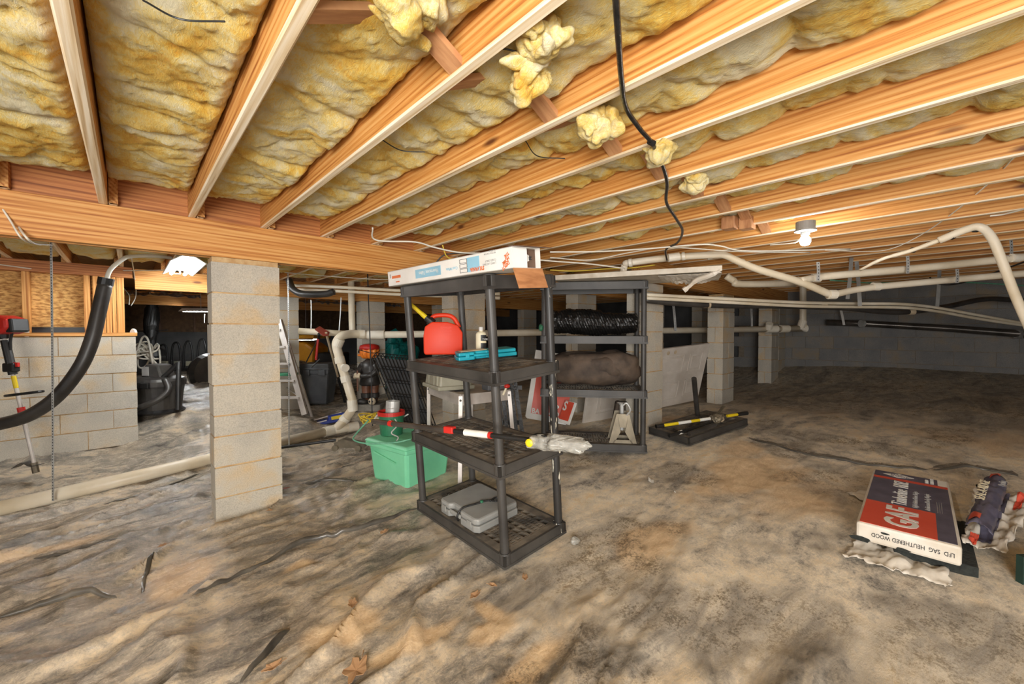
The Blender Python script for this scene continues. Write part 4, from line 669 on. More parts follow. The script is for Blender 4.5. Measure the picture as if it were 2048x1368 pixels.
# white panel door on its side
TR_, BR_, TL_ = at(1421, 687, 5.28), at(1395, 800, 5.51), at(1330, 698, 4.9); xd = TL_ - TR_; yd = TR_ - BR_; T = frame(BR_, xd, yd); dr = thing('panel_door', 'white six-panel door leaning on its side behind a pier', 'door', tuple(BR_)); LD, HD = 1.9, yd.length
MB(T).box(0, LD, 0, HD, 0, .035).build('slab', 'door_white', dr, bevel=.003)
sgn = -1 if (T.to_3x3() @ Vector((0, 0, 1))).dot(F0) > 0 else 1; zf = .035 if sgn > 0 else 0
for (x0, x1) in ((.1, .34), (.44, .98), (1.08, 1.75)):
    for (y0, y1) in ((.1, HD / 2 - .05), (HD / 2 + .05, HD - .1)):
        b = MB(T); e = .012; z0, z1 = sorted((zf, zf + sgn * .006))
        for (a0, a1, c0_, c1_) in ((x0, x1, y0, y0 + e), (x0, x1, y1 - e, y1), (x0, x0 + e, y0, y1), (x1 - e, x1, y0, y1)): b.box(a0, a1, c0_, c1_, z0, z1)
        b.box(x0 + .045, x1 - .045, y0 + .045, y1 - .045, z0, z1).build('raised_panel', 'door_white', dr, bevel=.002)
for x in (.62, .74): MB(T).lathe([(.025, 0), (.025, .001)], 18, Matrix.Translation((x, HD - .06, zf + sgn * .0015))).build('knob_hole', 'handle_wood', dr)
# spare deck on the floor with one post and poles
f0, l0, r0 = gp(1378, 893), gp(1302, 878), gp(1482, 856); xv = (r0 - f0); xv.z = 0; n_ = (r0 - f0).cross(l0 - f0).normalized(); n_ = n_ if n_.z > 0 else -n_; T = frame(f0 + Z_ * .07, l0 - f0, n_.cross(l0 - f0)); yy = T.to_3x3() @ Vector((0, 1, 0))
if yy.dot(xv) < 0: T = frame(f0 + Z_ * .07, r0 - f0, n_.cross(r0 - f0)); sw = 1
else: sw = 0
sd_ = thing('spare_shelf', 'loose black shelf deck lying on the floor with one post', 'shelf', tuple(f0)); dd, ww = ((.45, .9) if not sw else (.9, .45)); deck(T, 0, dd, ww, sd_)
pt = gp(1396, 842); MB().tube([pt, at(1388, 757, 3.75 * 1.06)], .024, 16).build('post', 'black_resin', sd_)
yp_ = thing('yellow_pole', 'yellow pole tool lying across the loose black shelf', 'pole', tuple(gp(1400, 850))); Q0, Q1 = at(1312, 853, 3.76), at(1488, 827, 3.96); L01 = lambda t: Q0.lerp(Q1, t)
MB().tube([L01(0), L01(.08)], .019, 10).build('end_grip', 'black', yp_); MB().tube([L01(.08), L01(.55)], .014, 10).build('tube', 'yellow', yp_); MB().tube([L01(.24), L01(.38)], .0145, 10).build('label', 'print_white', yp_); MB().tube([L01(.48), L01(.6)], .0145, 10).build('label', 'print_white', yp_); MB().tube([L01(.8), L01(.92)], .014, 10).build('tube', 'yellow', yp_); MB().tube([L01(.92), L01(1.04)], .018, 10).build('end_grip', 'black', yp_)
MB(frame(L01(.68), Q1 - Q0, Z_)).blob(.07, .045, .05, 12, .4, 14, seed=6).build('saw_head', 'steel', yp_); MB().bar(L01(.66), at(1448, 812, 3.95), .03, .008).build('blade', 'steel', yp_); MB(frame(L01(.7) - Z_ * .02, Q1 - Q0, F0)).lathe([(.045, 0), (.05, .012), (.045, .024)], 16, Matrix.Rotation(.4, 4, 'X')).build('pulley', 'handle_wood', yp_)
for i, (a, c, r, m, lab) in enumerate((((1338, 872, 3.64), (1425, 844, 3.84), .016, 'black', 'black pole with a pink tag on the loose shelf'), ((1378, 868, 3.62), (1430, 850, 3.74), .02, 'rubber', 'short dark tube in the middle of the loose shelf'))):
    g = MB().tube([at(*a), at(*c)], r, 12).build('dark_pole', m, label=lab, cat='pole')
    if i == 0: MB().tube([at(1357, 866, 3.684), at(1364, 863.6, 3.70)], .0175, 12).build('tag', 'print_white', g)
# ================================================================== shingles at right
NL = at(1712, 1042, 1.94); ZT = .363; NL = hit(1712, 1042, (0, 0, ZT), Z_); NR = hit(1925, 1095, (0, 0, ZT), Z_); FL = hit(1802, 948, (0, 0, ZT), Z_); xv = (NR - NL); yv_ = (FL - NL); T = frame(NL, xv, yv_); W, Lg = xv.length, yv_.length; TB = .085
sb = thing('shingle_bundle', 'shrink-wrapped bundle of roof shingles with red and navy print', 'shingles', tuple(NL - Z_ * TB))
MB(T).box(0, W, 0, Lg, -TB, 0).build('wrapped_stack', 'wrap', sb, bevel=.012); e = .0015
MB(T).box(.012, W - .07, .012, Lg * .36, 0, e).build('red_print', 'print_red', sb); MB(T).box(W - .07, W - .012, .012, Lg * .36, 0, e).build('navy_strip', 'print_navy', sb); MB(T).box(.012, W - .012, Lg * .36, Lg * .82, 0, e).build('navy_print', 'print_navy', sb); MB(T).box(.012, W - .012, Lg * .82, Lg * .865, 0, e).build('red_band', 'print_red', sb); MB(T).box(.012, W - .05, Lg * .865, Lg - .012, 0, e).build('navy_end', 'print_navy', sb); MB(T).box(W - .05, W - .012, Lg * .865, Lg - .012, 0, e).build('white_corner', 'print_white', sb)
UP = lambda x, y: T @ Matrix.Translation((x, y, .0022)) @ Matrix.Rotation(math.pi / 2, 4, 'Z')
text('GAF', .16, UP(.205, .06), 'print_white', sb, sx=.95, bold=.004); text('Timberline', .085, UP(.165, Lg * .375), 'print_white', sb, sx=.78); text('HDZ', .085, UP(.165, Lg * .69), 'print_white', sb, sx=.7, bold=.002); text('High Definition Lifetime Shingles', .028, UP(.205, Lg * .38), 'print_grey', sb, sx=.8); text('Architectural Roofing Shingles', .028, UP(.25, Lg * .38), 'print_grey', sb, sx=.85)
for x in (.275, .283, .291): MB(T).box(x, x + .0015, Lg * .38, Lg * .55, e, e + .0006).build('fine_print', 'print_grey', sb)
MB(T).prism([(.05, Lg * .93), (.12, Lg * .885), (.19, Lg * .93), (.12, Lg * .975)], e, e + .0006).build('diamond_logo', 'print_white', sb); text('GAF\nROOF', .03, T @ Matrix.Translation((.085, Lg * .935, e + .001)), 'print_navy', sb); text('LIMITED\nWARRANTY', .022, UP(.25, Lg * .875), 'print_white', sb)
FR_ = frame(T @ Vector((0, -.0008, -TB)), xv, T.to_3x3() @ Vector((0, 0, 1))); text('LFD  SAG  HEUTHERED WOOD', .026, FR_ @ Matrix.Translation((W - .02, .05, .001)) @ Matrix.Rotation(math.pi, 4, 'Z'), 'print_black', sb, sx=.72)
for (x, y, s) in ((.02, .008, .03), (.16, .01, .018), (.1, .06, .012)): MB(FR_ @ Matrix.Translation((x, y, .001))).prism([(s * 1.6 * math.cos(a) * random.uniform(.6, 1), s * .5 * math.sin(a) * random.uniform(.6, 1)) for a in np.linspace(0, 6.0, 9)], 0, .001).build('torn_hole', 'shingle', sb)
MB(T).box(.13, W + .05, .05, Lg * .95, -TB - .05, -TB - .002).build('shingle_stack', 'shingle', label='dark loose shingles under the wrapped bundle', cat='shingles', bevel=.004)
def crumple(corners, nx, ny, amp, seed, lift=.0, onground=True, rag=0):
    a, b_, c, d = corners; P = []
    for i in range(nx + 1):
        row = []
        for j in range(ny + 1):
            u, v = i / nx, j / ny; p = (a.lerp(b_, u)).lerp(d.lerp(c, u), v); n = mnoise.fractal(Vector((p.x * 9 + seed, p.y * 9, 0)), .9, 2, 4)
            if rag and (i in (0, nx) or j in (0, ny)): p += Vector((random.uniform(-rag, rag), random.uniform(-rag, rag), 0))
            if onground: p.z = float(gfull(p.x, p.y)) + .008 + lift + amp * abs(n)
            else: p.z += amp * n
            row.append(tuple(p))
        P.append(row)
    return np.array(P)
MB().grid(crumple([gp(1682, 1112), gp(1712, 1078), gp(1890, 1128), gp(1905, 1174)], 12, 40, .035, 1, .0, rag=.006)).build('torn_wrapper', 'wrap', label='white torn plastic wrapper flap in front of the shingle bundle', cat='wrapper', solid=.002, smooth=True)
MB().grid(crumple([gp(1692, 985), gp(1760, 978), gp(1770, 1005), gp(1722, 1000)], 12, 12, .02, 4, .004, rag=.008)).build('torn_wrapper', 'wrap', label='small white torn plastic scrap left of the shingle bundle', cat='wrapper', solid=.002, smooth=True)
P_ = crumple([gp(1925, 1110), gp(1950, 985), gp(2075, 1010), gp(2010, 1118)], 36, 26, .05, 7, .03, rag=.008); g = MB().grid(P_).build('torn_wrapper', 'wrap', label='large torn printed wrapper sheet right of the shingle bundle', cat='wrapper', solid=.002, smooth=True)
MB().grid(P_[3:33, 8:17] + np.array([0, 0, .004])).build('navy_print', 'print_navy', g, smooth=True); MB().grid(P_[1:7, 3:9] + np.array([0, 0, .004])).build('red_print', 'print_red', g); MB().grid(P_[24:33, 19:23] + np.array([0, 0, .004])).build('red_print', 'print_red', g)
P2 = crumple([gp(1928, 1098), gp(1968, 1000), gp(2016, 1004), gp(1984, 1122)], 24, 12, .035, 12, .10, rag=.004); P2[:, :, 2] += .035 * np.sin(np.linspace(0, math.pi, 13))[None, :]
rl = MB().grid(P2).build('folded_wrapper', 'print_navy', label='folded navy printed shingle wrapper against the right side of the bundle', cat='wrapper', solid=.003, smooth=True)
MB().grid(P2[1:5, 1:7] + np.array([0, 0, .005])).build('red_print', 'print_red', rl, smooth=True); MB().grid(P2[22:25, 3:9] + np.array([0, 0, .005])).build('red_tip', 'print_red', rl, smooth=True)
ca, cb = Vector(P2[6, 6]), Vector(P2[23, 5]); xr = (cb - ca).normalized(); nrm = ((CAM - ca).normalized() * .4 + Z_); nrm = (nrm - xr * nrm.dot(xr)).normalized(); ty = nrm.cross(xr); text('SEAL-A-RIDGE', .05, frame(ca + nrm * .045 + ty * .0, xr, ty), 'cream', rl, sx=.95); text('Quality', .035, frame(ca.lerp(cb, .5) + nrm * .04 - ty * .05, xr, ty), 'print_grey', rl, sx=.9)
# dark green board edge leaving the frame at right
q = gp(2046, 1160); MB(frame(q, R_, F0)).box(-.016, .55, -.012, .012, -.03, .1).build('green_board', 'green_dark', label='dark green board cut off by the right photo edge', cat='board')
# ================================================================== left side
tr = thing('string_trimmer', 'red engine string trimmer leaning on the low block wall', 'trimmer', tuple(gp(72, 948))); a_ = at(72, 944, 3.72); t_ = at(8, 672, 3.66); D = (t_ - a_); ln = D.length; D.normalize(); Q = lambda t: a_ + D * ln * t
MB().tube([Q(.0), Q(.98)], .0145, 12).build('shaft', 'alu', tr); MB().tube([Q(.72), Q(.97)], [.03, .026, .03], 12).build('grip', 'black', tr); MB().tube([Q(.62), Q(.71)], .0165, 12).build('sticker', 'yellow', tr); MB().tube([Q(.40), Q(.48)], .026, 12).build('coupler', 'red', tr); q = Q(.44); MB().tube([q, q + R_ * .06 - Z_ * .01], .012, 8).build('coupler_knob', 'red', tr)
MB(frame(Q(.575), R_ * .98 + Z_ * .12, F0)).tube([(.15 * math.cos(a) + .06, .07 * math.sin(a), 0) for a in np.linspace(0, 6.283, 24)], .012, 8).build('loop_handle', 'black', tr); MB(frame(Q(.78), R_, F0)).box(-.05, .05, -.03, .03, -.05, .03).build('throttle', 'black', tr, bevel=.01); MB(frame(Q(.8), R_, F0)).box(.03, .075, -.01, .01, -.03, .01).build('trigger', 'red', tr, bevel=.004)
e_ = Q(1.0) + D * .08; T = frame(e_, R_ * .97 + Z_ * .1, F0); eg = MB(T).prism([(-.18, -.06), (.09, -.07), (.15, -.02), (.15, .06), (.05, .1), (-.18, .1)], -.09, .09, Matrix.Rotation(math.pi / 2, 4, 'X')).build('engine_cover', 'red', tr, bevel=.025)
for i in range(5): MB(T).box(-.13 + i * .016, -.122 + i * .016, -.1, -.088, -.01, .05).build('cooling_slot', 'black', eg)
MB(T).box(.1, .17, -.07, .07, -.06, .06).build('muffler', 'black', tr, bevel=.015); MB(T).box(.02, .08, -.096, -.09, -.04, -.02).build('yellow_label', 'yellow', tr); MB().tube([Q(.98), e_], [.03, .05], 12).build('clutch_housing', 'black', tr); MB().tube([e_ + R_ * .09 - Z_ * .05, Q(.97) + R_ * .05, Q(.9) + R_ * .03], .01, 8, 5).build('fuel_line', 'black', tr)
q = Q(.05); MB().strap([q - R_ * .17 - Z_ * .02, q - R_ * .08 + Z_ * .03, q, q + R_ * .13 + Z_ * .03], .07, .004, F0, 5).build('cutter_guard', 'rubber', tr); MB().tube([Q(-.005), Q(.07)], .024, 12).build('gear_head', 'steel', tr)
ih = thing('insulated_hose', 'thick black foam-insulated hose sweeping past the left wall', 'hose', tuple(at(150, 760, 3.4))); hp = [at(-60, 858, 3.25), at(0, 848, 3.3), at(60, 830, 3.32), at(115, 792, 3.36), at(160, 735, 3.4), at(184, 680, 3.44), at(198, 622, 3.48), at(211, 566, 3.52)]
MB().tube(hp, .05, 14, 6).build('foam_sleeve', 'rubber', ih, smooth=True); MB().tube([at(210, 570, 3.52), at(213, 556, 3.52)], .054, 14).build('end_tape', 'black', ih); MB().tube([at(212, 560, 3.52), at(222, 538, 3.55), at(245, 519, 3.62), at(262, 513, 3.7), at(310, 512, 3.9), at(345, 516, 4.1)], .017, 10, 6).build('white_line', 'wire_white', ih, smooth=True)
# main 4-inch drain
def ext(pts, k=3.0): return pts + [pts[-1] + (pts[-1] - pts[-2]) * k]
def straight(pxs):
    return [at(px, py, 1 / (1 / 3.05 + (1 / 4.2 - 1 / 3.05) * px / 415)) for px, py in pxs]
dp = thing('drain_pipe', 'fat white plastic drain pipe along the floor with a rising bend', 'pipe', tuple(at(415, 930, 4.2))); pA, pB = straight([(-90, 1039), (662, 861)]); MB().tube([pA, pB], .0575, 20).build('pipe', 'pvc', dp, smooth=True)
s2 = at(716, 852, 5.66); MB().tube([pB, s2], .0575, 20).build('stub', 'pvc', dp, smooth=True)
for (p0, p1, r) in ((pA.lerp(pB, .965), pA.lerp(pB, 1.02), .066), (pB.lerp(s2, .6), pB.lerp(s2, .98), .066)): MB().tube([p0, p1], r, 20).build('hub', 'pvc_fit', dp)
rise = [at(668, 862, 5.45), at(692, 836, 5.5), at(706, 812, 5.5), at(700, 785, 5.5), at(688, 745, 5.5), at(676, 705, 5.5), at(673, 686, 5.5), at(684, 672, 5.55), at(706, 668, 5.7), at(735, 670, 5.8)]; MB().tube(rise, .0575, 18, 6).build('bend', 'pvc', dp, smooth=True)
for (a, c) in (((704, 800), (706, 822)), ((690, 752), (693, 764)), ((678, 714), (681, 726)), ((680, 678), (674, 692)), ((715, 668), (730, 669)), ((686, 842), (694, 834))): MB().tube([at(*a, 5.5 if a[0] < 712 else 5.75), at(*c, 5.5 if a[0] < 712 else 5.78)], .066, 18).build('hub', 'pvc_fit', dp)
co = at(688, 735, 5.45); MB().tube([co, co - F0 * .07 + R_ * .05], [.05, .05], 18).build('cleanout', 'pvc_fit', dp, smooth=False)
hz = thing('drain_pipe', 'long level white drain pipe running behind both shelving units', 'pipe', tuple(at(1000, 672, 6.2))); h0, h1 = at(735, 670, 5.8), at(1608, 657, 6.45); MB().tube([h0, h1], .048, 16).build('pipe', 'pvc', hz, smooth=True); MB().tube([h0, h0.lerp(h1, .035)], .062, 16).build('hub', 'pvc_fit', hz); MB().tube([h1, at(1606, 640, 6.45), at(1606, 560, 6.45)], .046, 16).build('riser', 'pvc', hz, smooth=False); MB().tube([at(1612, 657, 6.44), at(1600, 657, 6.44), at(1606, 642, 6.44)], .058, 16).build('elbow', 'pvc_fit', hz, smooth=False)
for (a, c) in ((1522, 1548), (1556, 1575)): MB().tube([h0.lerp(h1, (a - 735) / 873 * .93 + .065), h0.lerp(h1, (c - 735) / 873 * .93 + .065)], .058, 16).build('coupling', 'pvc_fit', hz)
MB().tube([at(1537, 657, 6.35), at(1539, 647, 6.3)], .05, 14).build('cleanout', 'pvc_fit', hz)
MB().tube([at(598, 662, 5.75), at(700, 668, 5.9)], .045, 14).build('branch', 'pvc', hz, smooth=True); MB().tube([at(705, 668, 5.95), at(704, 640, 5.95), at(702, 560, 5.95)], .045, 14).build('riser', 'pvc', hz, smooth=False)
# small PVC pair
tp = thing('pipe_pair', 'pair of thin pale pipes hung under the joists beyond the girder', 'pipe', tuple(at(690, 580, 5.0)))
for dy, dd in ((0, 0), (8, .05)): MB().tube([at(590, 571 + dy, 5.1 + dd), at(690, 575 + dy, 5.0 + dd), at(800, 581 + dy, 4.9 + dd), at(1000, 588 + dy, 4.5 + dd)], .019, 10, 5).build('pipe', 'pvc', tp, smooth=True)
MB().tube([at(578, 560, 5.0), at(585, 577, 4.95), at(605, 588, 4.9), at(650, 588, 4.9), at(668, 583, 4.9)], .04, 10, 6).build('dark_line', 'rubber', tp, smooth=True)
tq = thing('pipe_pair', 'pair of thin pale pipes sagging in front of the right-hand piers', 'pipe', tuple(at(1500, 604, 4.3)))
for dy in (0, 7): MB().tube([at(1288, 589 + dy, 3.95), at(1440, 597 + dy, 4.15), at(1600, 605 + dy, 4.3), at(1715, 607 + dy, 4.45), at(1800, 608 + dy, 4.5), at(1870, 615 + dy, 4.6), at(1960, 631 + dy, 4.7), at(2060, 648 + dy * .6, 4.8), at(2200, 664 + dy * .6, 4.9)], .0165, 10, 6).build('pipe', 'pvc', tq, smooth=True)
dl = MB().tube([at(1288, 600, 4.0), at(1350, 606, 4.08), at(1440, 611, 4.2), at(1560, 612, 4.35), at(1690, 616, 4.5), at(1760, 623, 4.55), at(1815, 624, 4.6), at(1870, 617, 4.65), at(1900, 612, 4.8), at(1975, 598, 5.0), at(2060, 602, 5.1), at(2160, 600, 5.0)], .03, 10, 6).build('insulated_line', 'rubber', label='black insulated line sagging below the thin pale pipes', cat='pipe', smooth=True)
for px, d in ((1408, 4.17), (1640, 4.4), (1817, 4.6)): q = at(px, 610 + (14 if px > 1800 else 0), d); MB().tube([q, q + R_ * .06], .032, 10).build('tape_band', 'handle_wood', dl)
MB().tube([at(1290, 580, 3.95), at(1287, 612, 3.97)], .022, 8).build('pipe_clamp', 'pvc_fit', tq)
# 2-inch vent lines at right
vn = thing('vent_pipe', 'white vent pipe branching under the joists near the bulb', 'pipe', tuple(at(1420, 512, 3.6))); v = [at(1246, 545, 3.7), at(1250, 530, 3.68), at(1262, 525, 3.65), at(1345, 515, 3.6), at(1420, 510, 3.55), at(1448, 510, 3.53), at(1475, 522, 3.52), at(1520, 540, 3.5), at(1600, 564, 3.48), at(1662, 590, 3.5)]; MB().tube(v, .0305, 14, 6).build('pipe', 'pvc', vn, smooth=True)
for (a, c) in (((1258, 526), (1264, 525)), ((1336, 516), (1358, 513)), ((1364, 513), (1370, 512)), ((1415, 511), (1424, 510)), ((1480, 525), (1486, 527)), ((1592, 561), (1606, 566))): MB().tube([at(*a, 3.58), at(*c, 3.57)], .036, 14).build('hub', 'pvc_fit', vn)
b1 = [at(1600, 562, 3.48), at(1628, 556, 3.5), at(1680, 550, 3.45), at(1850, 535, 3.35), at(2070, 512, 3.2)]; MB().tube(ext(b1, 3.6), .0305, 14, 4).build('branch', 'pvc', vn, smooth=True); b2 = [at(1655, 590, 3.5), at(1672, 588, 3.5), at(1735, 576, 3.55), at(1900, 560, 3.5), at(2070, 545, 3.4)]; MB().tube(ext(b2, 3.0), .028, 14, 4).build('branch', 'pvc', vn, smooth=True)
for (px, py, d, r) in ((1632, 556, 3.5, .036), (1752, 573, 3.55, .035), (1664, 589, 3.5, .04), (2030, 516, 3.22, .034)): q = at(px, py, d); MB().tube([q - R_ * .03, q + R_ * .03], r, 14).build('coupling', 'pvc_fit', vn)
q = at(2014, 518, 3.24); MB().tube([q - R_ * .015, q + R_ * .015], .0312, 14).build('primer_ring', 'purple', vn); MB().tube([at(1452, 552, 4.3), at(1468, 562, 4.3), at(1480, 568, 4.3), at(1590, 567, 4.4)], .035, 12, 5).build('rear_branch', 'pvc', vn, smooth=True)
fc = thing('flexible_conduit', 'pale flexible conduit looping down at the right photo edge', 'conduit', tuple(at(1945, 460, 2.5))); MB().tube([at(1720, 540, 2.95), at(1765, 518, 2.8), at(1820, 502, 2.7), at(1880, 480, 2.6)], [.009, .011, .013, .014], 12, 6).build('thin_run', 'pvc', fc, smooth=True); MB().tube([at(1878, 481, 2.6), at(1935, 458, 2.5), at(1962, 455, 2.45), at(1985, 478, 2.45), at(2005, 525, 2.45), at(2030, 590, 2.45), at(2065, 670, 2.45), at(2110, 770, 2.45), gnd(2150, 905)], .0225, 14, 8).build('loop', 'pvc', fc, smooth=True)
for (px, py, d) in ((1903, 471, 2.56), (1952, 456, 2.48), (1826, 500, 2.7)): q = at(px, py, d); MB().tube([q - R_ * .008, q + R_ * .008], .026 if px > 1850 else .018, 12).build('cable_tie', 'black', fc)
dk = thing('dark_pipe', 'long shiny dark metal pipe along the far right wall', 'pipe', tuple(at(1850, 655, 6.0))); MB().tube(ext([at(1652, 645, 6.85), at(1724, 647, 6.6), at(1900, 657, 5.9), at(2070, 670, 5.3)], .8), .05, 16).build('pipe', 'dark_metal', dk, smooth=True); q = at(1724, 647, 6.5); MB().tube([q - R_ * .02, q + R_ * .02], .058, 16).build('collar', 'galv', dk); q = at(2040, 668, 5.4); MB().tube([q - R_ * .04, q + R_ * .04], .06, 16).build('foil_joint', 'foil', dk)
# hangers
def hanger(px, y0, y1, d, label, w=.02, lean=0, perf=True, m='galv', name='hanger_strap'):
    a, c = at(px, y0, d), at(px + lean, y1, d); g = thing(name, label, 'strap', tuple(c)); MB().strap([a, a.lerp(c, .5) + R_ * .004, c], w, .002, R_, 4).build('band', m, g)
    if perf:
        b = MB(); n = max(4, int((a - c).length / .022))
        for i in range(n): q = a.lerp(c, (i + .5) / n) - F0 * .0022 + R_ * .004 * math.sin(math.pi * (i + .5) / n); b.box(-.003, .003, -.0006, .0006, -.004, .004, Matrix.Translation(q) @ Matrix.Rotation(math.atan2(R_.y, R_.x), 4, 'Z'))
        b.build('perforations', 'black', g)
    return g
hanger(102, 478, 1002, 3.2, 'perforated strap holding the floor pipe at far left', .018, 4); hanger(576, 545, 893, 4.8, 'perforated strap holding the floor pipe right of the nearest pier', .016, 2); hanger(735, 545, 852, 5.3, 'dark perforated strap hanging in front of the statue', .014, 10, m='black')
hanger(1709, 508, 525, 4.3, 'short strap stub above the thin pale pipes', .03) if 0 else None
hanger(1703, 515, 598, 4.2, 'flat metal strap hanging loose beside its twin at right', .04, -8, False); hanger(1712, 513, 612, 4.25, 'flat metal strap looped under the thin pale pipes', .042, 8, False); hanger(1879, 540, 617, 4.6, 'flat metal strap around the thin pipes near the far wall', .042, -5, False)
for (px, y0, y1, lab) in ((1815, 512, 547, 'perforated strap on the upper vent pipe beside the twin straps'), (1636, 524, 562, 'perforated strap on the vent pipe under the bulb'), (2022, 480, 522, 'perforated strap on the vent pipe near right photo edge'), (1914, 538, 566, 'perforated strap on the lower vent pipe')): hanger(px, y0, y1, 3.3, lab, .026)
hanger(1680, 613, 650, 6.6, 'white strap holding the shiny dark pipe', .04, 8, False, 'white'); hanger(1347, 612, 662, 6.1, 'perforated strap holding the level drain pipe by the leaning door', .035, 4); hanger(1502, 610, 660, 6.35, 'perforated strap on the drain pipe between the right piers', .03, 2)
for i, (px, y0, y1, d) in enumerate(((622, 600, 660, 5.85), (682, 595, 662, 5.9))): hanger(px, y0, y1, d, ('thin metal hanger on the drain branch above the trash can', 'thin metal hanger on the drain branch near the riser')[i], .014, -4 if i else 0, False)
# ================================================================== wiring
def wire(pts, r, m, label, d=None, name='wire', k=8): return MB().tube([at(*p) for p in pts], r, 7, k).build(name, m, label=label, cat='wire', smooth=True)
pc = thing('power_cable', 'thick black cable dropping from the joists across the picture', 'cable', tuple(at(1300, 285, 1.5))); cp = [at(1230, -30, .84), at(1237, 80, .98), at(1243, 160, 1.15), at(1252, 215, 1.3), at(1280, 258, 1.43), at(1303, 285, 1.52), at(1322, 322, 1.66), at(1334, 365, 1.85), at(1333, 405, 2.1), at(1352, 437, 2.35), at(1365, 462, 2.6), at(1355, 485, 2.9), at(1332, 499, 3.2), at(1334, 520, 3.5)]
MB().tube(cp, .0078, 10, 8).build('cable', 'cable', pc, smooth=True); q = at(1303, 285, 1.515); MB().tube([q - Vector((.0, .01, .008)), q + Vector((0, .01, .008))], .011, 8).build('cable_tie', 'black', pc)
wire([(-10, 330, 2.2), (8, 372, 2.15), (26, 410, 2.15), (36, 450, 2.12), (60, 482, 2.12), (80, 490, 2.6)], .0055, 'wire_white', 'white cable looping over the girder at upper left'); wire([(-10, 395, 2.08), (20, 440, 2.08), (45, 478, 2.1), (75, 488, 2.4), (105, 490, 3.0)], .0045, 'wire_white', 'thinner white cable crossing the girder at upper left')
wire([(745, 455, 2.9), (752, 480, 3.0), (830, 484, 3.0), (870, 495, 3.0), (920, 505, 3.0), (985, 508, 3.1), (1080, 520, 3.2), (1180, 528, 3.3), (1250, 537, 3.4)], .006, 'wire_white', 'white cable running along the girder above the tube box'); wire([(870, 528, 3.1), (885, 512, 3.1), (905, 507, 3.1), (950, 507, 3.1)], .0055, 'rubber', 'short dark cable arching behind the tube box'); wire([(885, 490, 3.0), (893, 512, 3.05), (910, 522, 3.1)], .005, 'wire_yellow', 'yellow cable dropping behind the tube box')
wire([(1100, 540, 3.6), (1150, 542, 3.6), (1210, 538, 3.7), (1260, 536, 3.7), (1310, 530, 3.75)], .006, 'wire_yellow', 'yellow cable curving under the joists by the vent elbow'); wire([(1100, 504, 3.0), (1200, 503, 3.1), (1300, 497, 3.1), (1400, 489, 3.0), (1440, 492, 3.1), (1500, 502, 3.3), (1700, 498, 3.3)], .006, 'wire_white', 'long white cable stapled below the joists toward the bulb'); wire([(1100, 515, 3.3), (1180, 520, 3.4), (1260, 505, 3.3), (1340, 495, 3.2), (1480, 503, 3.3), (1620, 505, 3.4)], .005, 'wire_white', 'second white cable under the joists left of the bulb')
wire([(1540, 490, 2.8), (1590, 485, 2.72), (1605, 470, 2.7)], .004, 'wire_white', 'short white cable feeding the bulb fixture'); wire([(2060, 270, 1.7), (2000, 345, 2.0), (1920, 415, 2.5), (1850, 465, 2.9), (1790, 495, 3.1), (1740, 503, 3.2), (1650, 500, 3.2)], .0035, 'wire_white', 'thin wire slanting down from the right photo edge'); wire([(1980, 432, 2.5), (2010, 428, 2.45), (2060, 415, 2.3)], .005, 'wire_white', 'white cable piece near the right photo edge')
wire([(560, 532, 3.9), (480, 528, 4.1), (330, 540, 4.6), (200, 540, 4.5), (100, 530, 4.3), (-10, 532, 4.0)], .006, 'wire_white', 'white cable along the top plate at left'); wire([(-10, 528, 3.9), (150, 548, 4.4), (300, 558, 4.9), (418, 565, 5.2)], .006, 'wire_white', 'white cable stapled across the beam above the opening'); wire([(190, 536, 4.55), (215, 548, 4.62), (240, 570, 4.8), (258, 590, 4.9), (258, 610, 4.9)], .005, 'wire_white', 'white cable end hanging at the opening corner'); wire([(262, 512, 4.2), (268, 545, 4.6), (272, 590, 4.9), (262, 612, 4.9)], .005, 'wire_white', 'thin grey cable hanging by the opening corner')
wire([(570, 545, 4.4), (650, 552, 4.6), (740, 558, 4.7), (800, 560, 4.8)], .005, 'wire_white', 'white cable under the second span joists right of the pier'); wire([(1660, 560, 4.2), (1750, 566, 4.4), (1850, 562, 4.5), (1960, 566, 4.6), (2060, 572, 4.6)], .008, 'rope_green', 'bundle of pale green cables along the far right'); wire([(1860, 555, 4.2), (1870, 566, 4.1), (1905, 569, 4.0), (1960, 555, 3.8), (2060, 520, 3.5)], .007, 'black', 'black cable drooping below the vent pipes at right'); wire([(1480, 606, 5.6), (1560, 612, 5.6), (1640, 612, 5.6)], .006, 'rust_red', 'reddish tube under the thin pale pipes')
# ================================================================== lamps
def fluo(c, ax, L, label, m, n=2):
    c = Vector(c); ax = Vector(ax).normalized(); sd = ax.cross(Z_); g = thing('fluorescent_lamp', label, 'lamp', tuple(c)); T = frame(c, ax, Z_.cross(ax)); MB(T).prism([(-.14, -.012), (-.05, .05), (.05, .05), (.14, -.012), (.13, -.012), (.045, .042), (-.045, .042), (-.13, -.012)], -L / 2, L / 2, Matrix(((0, 0, 1, 0), (1, 0, 0, 0), (0, 1, 0, 0), (0, 0, 0, 1)))).build('reflector', 'white', g)
    for s in ((-.06, .06) if n == 2 else (0,)): MB(T).tube([(-L / 2 + .03, s, 0), (L / 2 - .03, s, 0)], .0165, 14).build('tube', m, g)
    return g
L1 = at(372, 521, 4.05); g = fluo((L1.x + .0, L1.y + .35, ZG1 - .055), (0, 1, 0), 1.2, 'lit twin-tube fluorescent lamp under the joists behind the girder', 'tube_light'); wire([(352, 520, 4.2), (340, 530, 4.2), (345, 545, 4.2), (360, 548, 4.2), (356, 538, 4.2), (345, 530, 4.2)], .006, 'cream', 'cream cord knotted beside the near fluorescent lamp')
